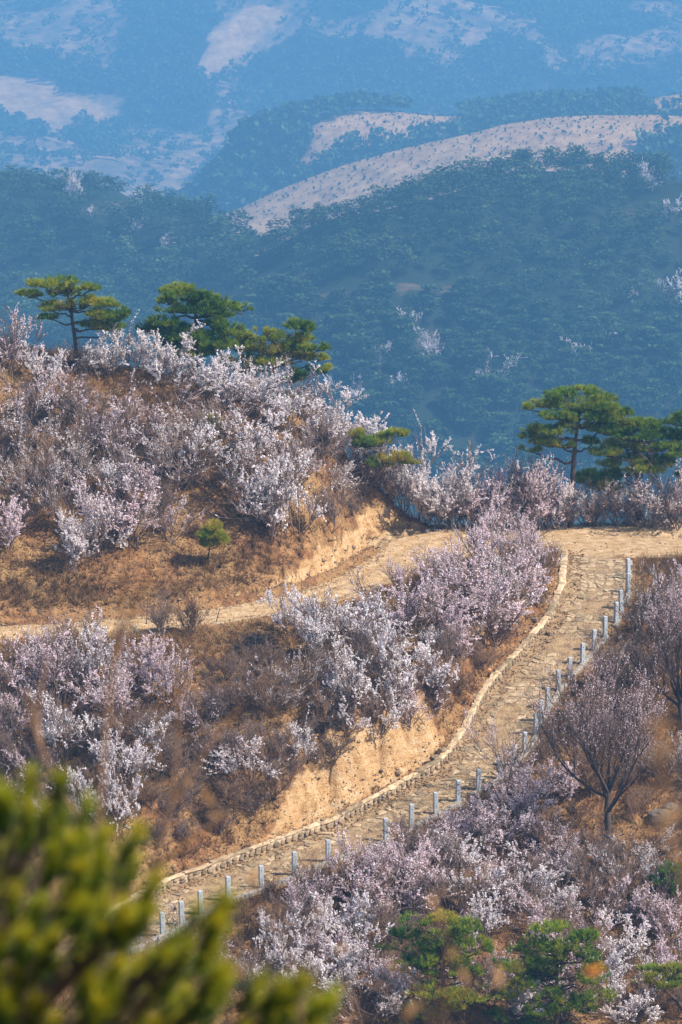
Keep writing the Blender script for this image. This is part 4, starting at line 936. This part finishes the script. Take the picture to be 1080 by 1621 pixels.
# rocks and slabs
def rock(u, v, w, h, label, seed, flat=0.6):
    q = np.random.default_rng(seed); p = ground_at(u, v); kk = p[1] / FPX
    th = np.linspace(0, math.pi, 6); ph = np.linspace(0, 2 * math.pi, 9)[:-1]
    V = np.array([[math.sin(a) * math.cos(b_), math.sin(a) * math.sin(b_), math.cos(a)] for a in th for b_ in ph]); V = np.sign(V) * np.abs(V) ** 0.7
    V = V * (1 + q.normal(size=(len(V), 1)) * 0.10) * [w * kk / 2, w * kk / 2 * 0.8, h * kk / 2]; V[:, 2] += h * kk * 0.3
    i = np.arange(48).reshape(6, 8); F = np.stack([i[:-1], i[1:], np.roll(i[1:], -1, 1), np.roll(i[:-1], -1, 1)], -1).reshape(-1, 4)
    s = Soup(); s.add(V, F); o = link("rock", s.mesh("rock", [MAT["boulder" if w > 25 else "rock"]], False), None, tuple(p)); o.rotation_euler = (0, 0, q.uniform(0, 3)); tag(o, label, "rock")
rock(1009, 833, 16, 12, "tan block of rock at the foot of the banded pine", 1)
rock(1028, 833, 16, 8, "flat grey rock next to the tan block under the pines", 2)
rock(882, 838, 8, 9, "small pale marker stone at the edge of the clearing", 3)
RL = ["dark flat slab resting on the wall behind the upper bend", "small dark stone on the soil above the upper wall end", "widest grey slab heaped behind the wall at its bend", "grey slab lying against the widest slab behind the wall",
      "flat pale stone behind the wall under the raw earth bank", "broken stone just below the flat pale stone behind the wall", "small stone rolled to the foot of the raw earth bank", "pale stone on the path beside the wall", "smaller pale stone next to the one on the path",
      "pale pebble beyond the top granite post", "pale pebble farthest below the clearing beyond the top post", "tiny pale pebble between the other two by the top post", "pale stone high on the grassy cut above the dirt road", "smaller pale stone beside it on the grassy cut", "large half buried dark boulder below the big bare tree", "smaller dark boulder leaning on the large one"]
for i, (u, v, w) in enumerate([(845, 985, 16), (868, 948, 10), (700, 1193, 20), (688, 1202, 16), (630, 1228, 14), (622, 1238, 12), (605, 1222, 9), (870, 1005, 12), (878, 1003, 9), (1012, 908, 6), (1022, 922, 6), (1008, 918, 5), (560, 870, 9), (530, 875, 7), (1045, 1300, 40), (1062, 1285, 30)]):
    rock(u, v, w, w * .55, RL[i], 30 + i)

# ------------------------------------------------------------------ ground cover
r = np.random.default_rng(9)
def scatter(n, keep):
    out = []; c = 0
    while c < n:
        x = r.uniform(-19, 19, 40000); y = r.uniform(131, 193, 40000); m = np.abs(x) < y * 0.092 + 1.0
        x, y = x[m], y[m]; m = keep(x, y); out.append(np.c_[x[m], y[m]]); c += m.sum()
    q = np.concatenate(out)[:n]; return np.c_[q, gz(q[:, 0], q[:, 1])]
def keep_grass(x, y):
    off = bil(GD[4], x, y); b_ = bil(GM["bank"], x, y)
    return (off > 0.45) & (r.random(len(x)) > b_ * 0.97) & (fbm(x * .35, y * .35, 3, 61) > r.uniform(-.32, .1, len(x)))
Q = scatter(36000, keep_grass); h = r.uniform(.12, .42, len(Q)) * (0.7 + 1.2 * (fbm(Q[:, 0] * .3, Q[:, 1] * .3, 3, 5) + .5))
lean = nrm(np.c_[r.normal(size=(len(Q), 2)) * .5, np.ones(len(Q))])
s = Soup(); V, F = needles(Q, lean, 7, h, 0.022, r, 0.42); tn = np.clip(0.45 + 1.1 * fbm(Q[:, 0] * .5, Q[:, 1] * .5, 3, 15) + r.normal(size=len(Q)) * .2, 0, 1)
s.add(V, F, tint=np.repeat(tn, 21)); tag(link("dry_grass", s.mesh("dry_grass", [MAT["dry_grass"]])), "dry straw grass covering the slopes", kind="stuff")
Q = scatter(7500, lambda x, y: (bil(GD[4], x, y) > .7) & (bil(GM["bank"], x, y) < .35) & (fbm(x * .3, y * .3, 3, 65) > r.uniform(-.2, .12, len(x))))
s = Soup(); V, F = needles(Q, nrm(np.c_[r.normal(size=(len(Q), 2)) * .6, np.ones(len(Q))]), 16, r.uniform(.35, .95, len(Q)), 0.024, r, 0.6)
s.add(V, F, tint=np.repeat(np.clip(r.normal(.16, .16, len(Q)), 0, 1), 48)); tag(link("dry_scrub", s.mesh("dry_scrub", [MAT["dry_grass"]])), "low tangled dry scrub between the shrubs", kind="stuff")
def keep_leaf(x, y):
    s1 = bil(GD[0], x, y); off = bil(GD[4], x, y); b_ = bil(GM["bank"], x, y)
    return ((off > 0) & (r.random(len(x)) > b_ * .8)) | ((s1 > HW1 - .75) & (s1 < HW1 + .9)) & (y < 182) | (r.random(len(x)) < 0.05)
Q = scatter(60000, keep_leaf); Q[:, 2] += 0.02
s = Soup(); V, F = quads(Q, r.uniform(.05, .12, len(Q)), r, 0.5); s.add(V, F, tint=np.repeat(np.clip(r.normal(.5, .28, len(Q)), 0, 1), 4))
tag(link("leaf_litter", s.mesh("leaf_litter", [MAT["dead_leaf"]])), "fallen brown leaves over the slopes and path edge", kind="stuff")
Q = scatter(9000, lambda x, y: (bil(GM["bank"], x, y) > .25) | ((bil(GD[4], x, y) > -.6) & (bil(GD[4], x, y) < .9))); Q[:, 2] += .01
oct_ = np.array([[1, 0, 0], [0, 1, 0], [-1, 0, 0], [0, -1, 0], [0, 0, 1.0], [0, 0, -1]]); fo = np.array([[0, 1, 4], [1, 2, 4], [2, 3, 4], [3, 0, 4], [1, 0, 5], [2, 1, 5], [3, 2, 5], [0, 3, 5]])
V = Q[:, None] + oct_[None] * np.exp(r.normal(-3.25, .5, (len(Q), 1, 1))) * r.uniform(.6, 1.3, (len(Q), 6, 3)) * [1, 1, .6]
F = (np.arange(len(Q))[:, None, None] * 6 + fo[None]).reshape(-1, 3); s = Soup(); s.add(V.reshape(-1, 3), F)
tag(link("loose_stones", s.mesh("loose_stones", [MAT["rock"]], False)), "loose rubble on the cut banks", kind="stuff")

# ------------------------------------------------------------------ pine forest on the hill beyond
FAR = []
def far_pine(i):
    q = np.random.default_rng(500 + i); H = 1.0; n = 7 + i % 3
    Cs, Ss, tn = [], [], []
    for k in range(n):
        f = 0.42 + 0.56 * k / (n - 1); wr = (0.44 - 0.16 * max(0, f - .6) / .4) * q.uniform(.6, 1.05); az = q.uniform(0, 6.28); off = 0.34 * q.random() * (1.25 - f)
        c = np.array([math.cos(az) * off, math.sin(az) * off, f]); m = 90
        p = nrm(q.normal(size=(m, 3))) * q.uniform(.3, 1, (m, 1)) ** .5 * [wr * .85, wr * .85, 0.075]; p[:, 2] -= 0.10 * (p[:, 0] ** 2 + p[:, 1] ** 2) / wr
        Cs.append(c + p); Ss.append(q.uniform(.035, .085, m)); tn.append(np.clip(0.42 + q.normal() * .10 + p[:, 2] * 3.0 + q.normal(size=m) * .12, 0, 1))  # pad tops tinted lighter, undersides darker: layer shading put into the needle colour
    C_ = np.concatenate(Cs); T_ = np.clip(np.concatenate(tn) + (i - 3) * 0.05, 0, 1); V, F = quads(C_, np.concatenate(Ss), q, 0.45)
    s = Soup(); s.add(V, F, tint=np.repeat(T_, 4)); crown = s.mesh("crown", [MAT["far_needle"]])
    L = np.array([[[0, 0, -.08], [.01, 0, .3], [0, .02, .6], [0, 0, .9]]]); s2 = Soup(); s2.add(*tubes(L, np.array([[.022, .018, .012, .006]]), 5)); trunk = s2.mesh("trunk", [MAT["pine_bark"]])
    FAR.append((crown, trunk, V, F, np.repeat(T_, 4)))
for i in range(7): far_pine(i)
BLOSSOM_FAR = []; r = np.random.default_rng(43)
# pale blossom among the far pines
for (u, v, w) in [(765, 618, 44), (645, 526, 34), (680, 568, 44), (590, 556, 20), (620, 560, 22), (600, 582, 34), (630, 615, 36), (910, 572, 36), (960, 550, 30), (925, 566, 22), (1065, 478, 40), (1030, 295, 34), (1062, 345, 30), (220, 325, 24), (140, 350, 22), (215, 368, 26), (120, 320, 40), (300, 330, 50), (335, 332, 40), (560, 640, 34), (740, 612, 14), (980, 600, 20), (262, 390, 24), (1000, 470, 22)]:
    ys = np.arange(870, 1440, 1.5); p = unproj(u, v, ys); d = p[:, 2] - mid_z(p[:, 0], p[:, 1]); k = np.nonzero(d <= 0)[0]
    if len(k) == 0: continue
    p = p[k[0]]; BLOSSOM_FAR.append(p); kk = p[1] / FPX; W = w * kk * 1.1
    place_shrub(p - [0, 4, 0.3], W * 0.95, W * 1.15, 'W', "pale blossom tree standing out among the hazy pines", "blossom trees on the forested hill", r)

r = np.random.default_rng(44)
gx = np.arange(-150, 150, 5.7); gy = np.arange(930, 1430, 6.6)
PX, PY = np.meshgrid(gx, gy); PX = PX.ravel() + r.uniform(-3, 3, PX.size); PY = PY.ravel() + r.uniform(-3.5, 3.5, PY.size)
PZ = mid_z(PX, PY); U, V_ = proj(np.stack([PX, PY, PZ], -1))
sil_u = [-50, 0, 120, 300, 430, 560, 690, 880, 1130]; sil_v = [520, 520, 570, 590, 630, 690, 760, 770, 770]
ok = (U > -40) & (U < 1120) & (V_ < np.interp(U, sil_u, sil_v) + 50) & (r.random(len(U)) > gap(U, V_) * 2.2) & (r.random(len(U)) < 0.97) & (fbm(PX / 26, PY / 34, 3, 72) < r.uniform(.16, .26, len(U)))
# drop trees that stand on the back of the crest
ok &= PY < np.interp(PX, crestm[:, 0] * DIST, crestm[:, 1] * DIST) + 18
PX, PY, PZ, U, V_ = PX[ok], PY[ok], PZ[ok], U[ok], V_[ok]
hh = np.clip(np.exp(r.normal(1.88, .24, len(PX))), 4.0, 11.0); vis = V_ - 25 < np.interp(U, sil_u, sil_v); order = np.argsort(np.where(vis & (U > 5) & (U < 1075), PY, 9e3))
mass = Soup(); single = 0
for cnt, k in enumerate(order):
    cr, tr, Vf, Ff, Tf = FAR[int(r.integers(len(FAR)))]; a = r.uniform(0, 6.28); H = hh[k]; W = H * r.uniform(1.15, 1.9)
    if cnt < 300:
        o = link("forest_pine", None, None, (PX[k], PY[k], PZ[k])); o.rotation_euler = (0, 0, a); o.scale = (W, W, H)
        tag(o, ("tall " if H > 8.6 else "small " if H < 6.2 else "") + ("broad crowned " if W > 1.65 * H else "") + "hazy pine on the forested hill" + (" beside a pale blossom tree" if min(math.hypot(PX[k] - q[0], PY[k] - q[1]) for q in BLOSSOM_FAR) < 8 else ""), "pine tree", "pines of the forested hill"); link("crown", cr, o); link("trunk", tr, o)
    else:
        ca, sa = math.cos(a), math.sin(a); Vq = np.c_[(Vf[:, 0] * ca - Vf[:, 1] * sa) * W + PX[k], (Vf[:, 0] * sa + Vf[:, 1] * ca) * W + PY[k], Vf[:, 2] * H + PZ[k]]
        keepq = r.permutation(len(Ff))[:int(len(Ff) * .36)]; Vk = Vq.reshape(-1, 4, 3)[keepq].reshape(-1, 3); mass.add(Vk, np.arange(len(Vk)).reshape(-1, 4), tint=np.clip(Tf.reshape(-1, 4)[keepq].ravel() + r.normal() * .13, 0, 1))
tag(link("pine_forest", mass.mesh("pine_forest", [MAT["far_needle"]])), "pine forest covering the upper face of the hill", kind="stuff")
print("forest trees", len(PX))

# distant woods
r = np.random.default_rng(45)
def wood(name, zf, mf, x0, x1, y0, y1, n, dens, h, label, fn=None):
    x = r.uniform(x0, x1, n) * DIST; y = r.uniform(y0, y1, n) * DIST; z = zf(x, y); U, V = proj(np.stack([x, y, z], -1))
    f = mf("forest", x, y); m = (r.random(n) < np.maximum(f, dens)) & (U > -40) & (U < 1120) & (V > -60) & (mf("bare", x, y) < 0.6 + 9 * (fn is not None) * (r.random(n) < 0.0))
    x, y, z = x[m], y[m], z[m]; k = len(x); H = r.uniform(*h, k) * DIST; q = 18
    c = nrm(r.normal(size=(k, q, 3))) * r.uniform(.4, 1, (k, q, 1)) * np.array([.5, .5, .36]) + [0, 0, .62]
    C_ = np.stack([x, y, z], -1)[:, None] + c * H[:, None, None]
    V_, F_ = quads(C_.reshape(-1, 3), np.repeat(H * .30, q), r, 0.35); s = Soup(); s.add(V_, F_, tint=np.repeat(np.clip(r.normal(.5, .2, k * q), 0, 1), 4))
    tag(link(name, s.mesh(name, [MAT["far_needle"]])), label, kind="stuff"); print(name, k)
wood("mountain_wood", mt_z, mt_m, -240, 240, 1800, 2480, 22000, 0.10, (3.5, 7.5), "woods in patches on the far mountain side")
wood("spur_wood", r2_z, r2_m, -150, 150, 1400, 1540, 3200, 0.0, (5, 8), "woods on the far spur")
wood("ridge_wood", r1_z, r1_m, -130, 130, 1240, 1345, 1300, 0.0, (4, 7), "clump of trees on the pale far ridge")
def saplings(name, zf, mf, x0, x1, y0, y1, step, label):
    step = step * DIST; X, Y = np.meshgrid(np.arange(x0 * DIST, x1 * DIST, step), np.arange(y0 * DIST, y1 * DIST, step * 1.5)); x = X.ravel() + r.normal(size=X.size) * step * .38; y = Y.ravel() + r.normal(size=X.size) * step * .5
    m = (mf("bare", x, y) > .6) & (r.random(len(x)) < .75); x, y = x[m], y[m]; z = zf(x, y); k = len(x); H = np.exp(r.normal(.12, .35, k)); q = 5
    c = nrm(r.normal(size=(k, q, 3))) * r.uniform(.3, 1, (k, q, 1)) * [.4, .4, .4] + [0, 0, .5]
    V_, F_ = quads((np.stack([x, y, z], -1)[:, None] + c * H[:, None, None]).reshape(-1, 3), np.repeat(H * .6, q), r); s = Soup(); s.add(V_, F_, tint=0.4)
    tag(link(name, s.mesh(name, [MAT["far_needle"]])), label, kind="stuff")
saplings("ridge_saplings", r1_z, r1_m, -140, 140, 1240, 1345, 2.3, "rows of planted saplings on the pale ridge")
saplings("spur_saplings", r2_z, r2_m, -60, 140, 1420, 1540, 2.3, "rows of planted saplings on the far spur")

# ------------------------------------------------------------------ the young pine and dry stems close to the camera
r = np.random.default_rng(21)
def fg_ground(x, y): return float(gz(x, y))
yb = 8.2; x0 = float(unproj(-60, 1500, yb)[0]); g0 = fg_ground(x0, yb)
root = link("near_pine", None, None, (x0, yb, g0)); tag(root, "young pine close by, bright yellow green shoots out of focus", "pine tree")
B0 = np.array([x0, yb, g0])
top = unproj(-40, 1290, yb) - B0
T = np.array([[0, 0, -.2], [0.03, 0, top[2] * .35], [-.02, .02, top[2] * .7], [top[0] * .6, 0, top[2] * .95]])
s = Soup(); s.add(*tubes(T[None], np.array([[.06, .05, .035, .02]]), 9), smooth=True); link("trunk", s.mesh("trunk", [MAT["pine_bark"]]), root)
tips = []
spots = []
for (u, v, w, h, n) in [(40, 1268, 60, 26, 8), (105, 1300, 40, 24, 4), (178, 1338, 30, 16, 4), (55, 1350, 80, 46, 12), (150, 1395, 60, 40, 8), (60, 1450, 95, 56, 14), (165, 1480, 60, 46, 9), (228, 1420, 16, 22, 3), (340, 1440, 30, 16, 4), (300, 1495, 46, 22, 6), (60, 1560, 105, 56, 17), (185, 1570, 60, 46, 10), (262, 1590, 46, 36, 6), (340, 1555, 30, 34, 5), (425, 1578, 30, 30, 6), (492, 1588, 30, 26, 5), (100, 1650, 140, 40, 12), (400, 1645, 90, 16, 6)]:
    for _ in range(n):
        best = None
        for _t in range(14):
            c = np.array([u + r.uniform(-1, 1) * w, v + r.uniform(-1, 1) * h]); d = min([np.hypot(*(c - q)) for q in spots], default=1e3)
            if best is None or d > best[0]: best = (d, c)
        spots.append(best[1]); tips.append(unproj(best[1][0], best[1][1], yb + r.uniform(-.4, .4)) - B0)
tips = np.array(tips); J = np.clip((tips[:, 2] - 0.25 - 0.35 * np.abs(tips[:, 0])) / top[2], 0.3, 0.93)
st = np.stack([np.interp(J * top[2], T[:, 2], T[:, i]) for i in range(3)], 1); m = np.linspace(0, 1, 7)[None, :, None]
L = st[:, None] * (1 - m) + tips[:, None] * m + np.array([0, 0, -1]) * (m * (1 - m)) * 0.18 + np.cumsum(r.normal(size=(len(tips), 7, 3)) * .006, 1)
s = Soup(); s.add(*tubes(L, radii(L, .008, .003), 5), smooth=True); link("shoots", s.mesh("shoots", [MAT["pine_bark"]]), root)
ax = nrm(L[:, -1] - L[:, -3] + np.array([0, 0, .14])); Q = []; A = []; TT = []
for f in np.linspace(0, 1, 9):
    Q.append(L[:, -1] - ax * 0.085 * f); A.append(ax); TT.append(np.clip(0.95 - 1.0 * f + r.normal(size=len(tips)) * .14, 0, .95))  # bright tips, dark inner needles: shade inside the tufts put into the tint
Q = np.concatenate(Q); A = np.concatenate(A); TT = np.concatenate(TT)
s = Soup(); V, F = needles(Q, A, 26, .055, .0036, r, 0.5); s.add(V, F, tint=np.repeat(TT, 26 * 3)); link("needles", s.mesh("needles", [MAT["young_needle"]]), root)

def dry_stems(lines, y, leaves, label, rad=0.006, gxy=None):
    u0, v0 = lines[0][0]; b0 = unproj(u0, v0, y); gxp = b0[0]; g = fg_ground(gxp, y); B = np.array([gxp, y, g])
    root = link("dry_stem_bush", None, None, tuple(B)); tag(root, label, "bush")
    for i, ln in enumerate(lines):
        pts = np.array([unproj(u, v, y + (0.05 * i)) for u, v in ln]) - B
        if i == 0 or ln[0][1] > 1500: pts = np.r_[[[pts[0][0] * .2, 0, -.1]], [[pts[0][0] * .5, 0, pts[0][2] * .5]], pts]
        t = np.linspace(0, len(pts) - 1, 16); ii = np.minimum(t.astype(int), len(pts) - 2); a = (t - ii)[:, None]; P = pts[ii] * (1 - a) + pts[ii + 1] * a; P[1:-1] = .25 * P[:-2] + .5 * P[1:-1] + .25 * P[2:]
        s = Soup(); s.add(*tubes(P[None], np.linspace(rad, rad * .45, 16)[None], 5), smooth=True); link("stem", s.mesh("stem", [MAT["brush_twig"]]), root)
    for (u, v, w, tn) in leaves:
        p = unproj(u, v, y + r.uniform(-.2, .2)) - B; W = w * y / FPX
        a = nrm(r.normal(size=3) + [0, 0, .3]); b_ = nrm(np.cross(a, r.normal(size=3))); c = np.cross(a, b_)
        tl = np.linspace(-1, 1, 6); wd = np.sqrt(np.maximum(1 - tl ** 2, 0.02)) * .32
        V = np.r_[[p + (a * q - b_ * d_ + c * .15 * q * q) * W * .5 for q, d_ in zip(tl, wd)], [p + (a * q + c * (.15 * q * q - .1)) * W * .5 for q in tl], [p + (a * q + b_ * d_ + c * .15 * q * q) * W * .5 for q, d_ in zip(tl, wd)]]
        i = np.arange(18).reshape(3, 6); F = np.r_[np.stack([i[0, :-1], i[0, 1:], i[1, 1:], i[1, :-1]], 1), np.stack([i[1, :-1], i[1, 1:], i[2, 1:], i[2, :-1]], 1)]
        s = Soup(); s.add(V, F, smooth=True, tint=tn); link("leaf", s.mesh("leaf", [MAT["rust_leaf"]]), root)
dry_stems([[(150, 1660), (152, 1330), (165, 1180), (178, 1050), (196, 940), (203, 870)], [(152, 1330), (100, 1260), (62, 1180), (40, 1090)], [(178, 1050), (205, 980), (240, 900)], [(62, 1180), (58, 1120), (75, 1040)]], 9.6, [], "thin bare stems out of focus rising beside the near pine", .009)
dry_stems([[(230, 1680), (236, 1380), (275, 1270), (282, 1160), (280, 1060)], [(275, 1270), (330, 1180), (380, 1120)], [(236, 1380), (300, 1330), (360, 1290)]], 9.8,
          [(285, 1100, 34, .1), (300, 1240, 46, .1), (330, 1260, 40, .1), (345, 1290, 40, .2), (415, 1345, 26, .3), (280, 1060, 26, .2), (300, 1400, 26, .3), (400, 1395, 30, .15), (345, 1360, 24, .2), (402, 1385, 26, .1)], "dry stem bush with a few brown leaves, behind the near pine", .008)
dry_stems([[(470, 1700), (480, 1560), (500, 1450), (520, 1420)], [(480, 1560), (440, 1480), (400, 1400)]], 8.0, [(505, 1445, 34, .4), (420, 1490, 34, .3), (440, 1440, 26, .2), (540, 1500, 30, .3), (380, 1540, 34, .2)], "short dry stems with tan leaves between the near pine and the slope", .004)
dry_stems([[(700, 1700), (690, 1600), (715, 1510), (690, 1430)], [(690, 1600), (640, 1540), (620, 1500)], [(690, 1600), (740, 1570), (790, 1540)]], 7.6, [(716, 1510, 40, .5), (690, 1440, 40, .4), (685, 1425, 34, .3), (735, 1545, 30, .6), (620, 1530, 40, .3), (600, 1560, 44, .2), (790, 1545, 44, .1), (650, 1600, 40, .2), (820, 1530, 30, .1), (560, 1590, 40, .4)], "low dry bush with pale tan leaves, out of focus", .0035)
dry_stems([[(960, 1700), (950, 1600), (944, 1535)], [(950, 1600), (1000, 1560)]], 7.4, [(944, 1535, 36, 1.0)], "single rust orange leaf on a thin stem, out of focus", .0028)
dry_stems([[(1100, 1720), (1085, 1400), (1050, 1250), (1040, 1120)], [(1085, 1400), (1060, 1330), (1030, 1290)]], 5.5, [(1045, 1190, 60, .5), (1050, 1240, 60, .4), (1040, 1150, 46, .4), (1062, 1290, 50, .3)], "thin stem with tan leaves blurred at the path side", .004)

# ------------------------------------------------------------------ haze
def m_haze():
    m = bpy.data.materials.new("haze"); m.use_nodes = True; nt = m.node_tree
    for n in list(nt.nodes): nt.nodes.remove(n)
    out = nt.nodes.new("ShaderNodeOutputMaterial"); v = nt.nodes.new("ShaderNodeVolumePrincipled")
    v.inputs["Color"].default_value = (0.175, 0.47, 0.83, 1); v.inputs["Density"].default_value = 0.00037; v.inputs["Anisotropy"].default_value = 0.0
    nt.links.new(v.outputs[0], out.inputs["Volume"]); return m
x, y0, y1, z0, z1 = 1800, -200, 4200, -302, 8
V = np.array([[a, b_, c] for c in (z0, z1) for b_ in (y0, y1) for a in (-x, x)], float); F = np.array([[0, 2, 3, 1], [4, 5, 7, 6], [0, 1, 5, 4], [2, 6, 7, 3], [0, 4, 6, 2], [1, 3, 7, 5]])
s = Soup(); s.add(V, F); tag(link("haze", s.mesh("haze", [m_haze()], False)), "thin blue spring haze filling the valley", kind="stuff")
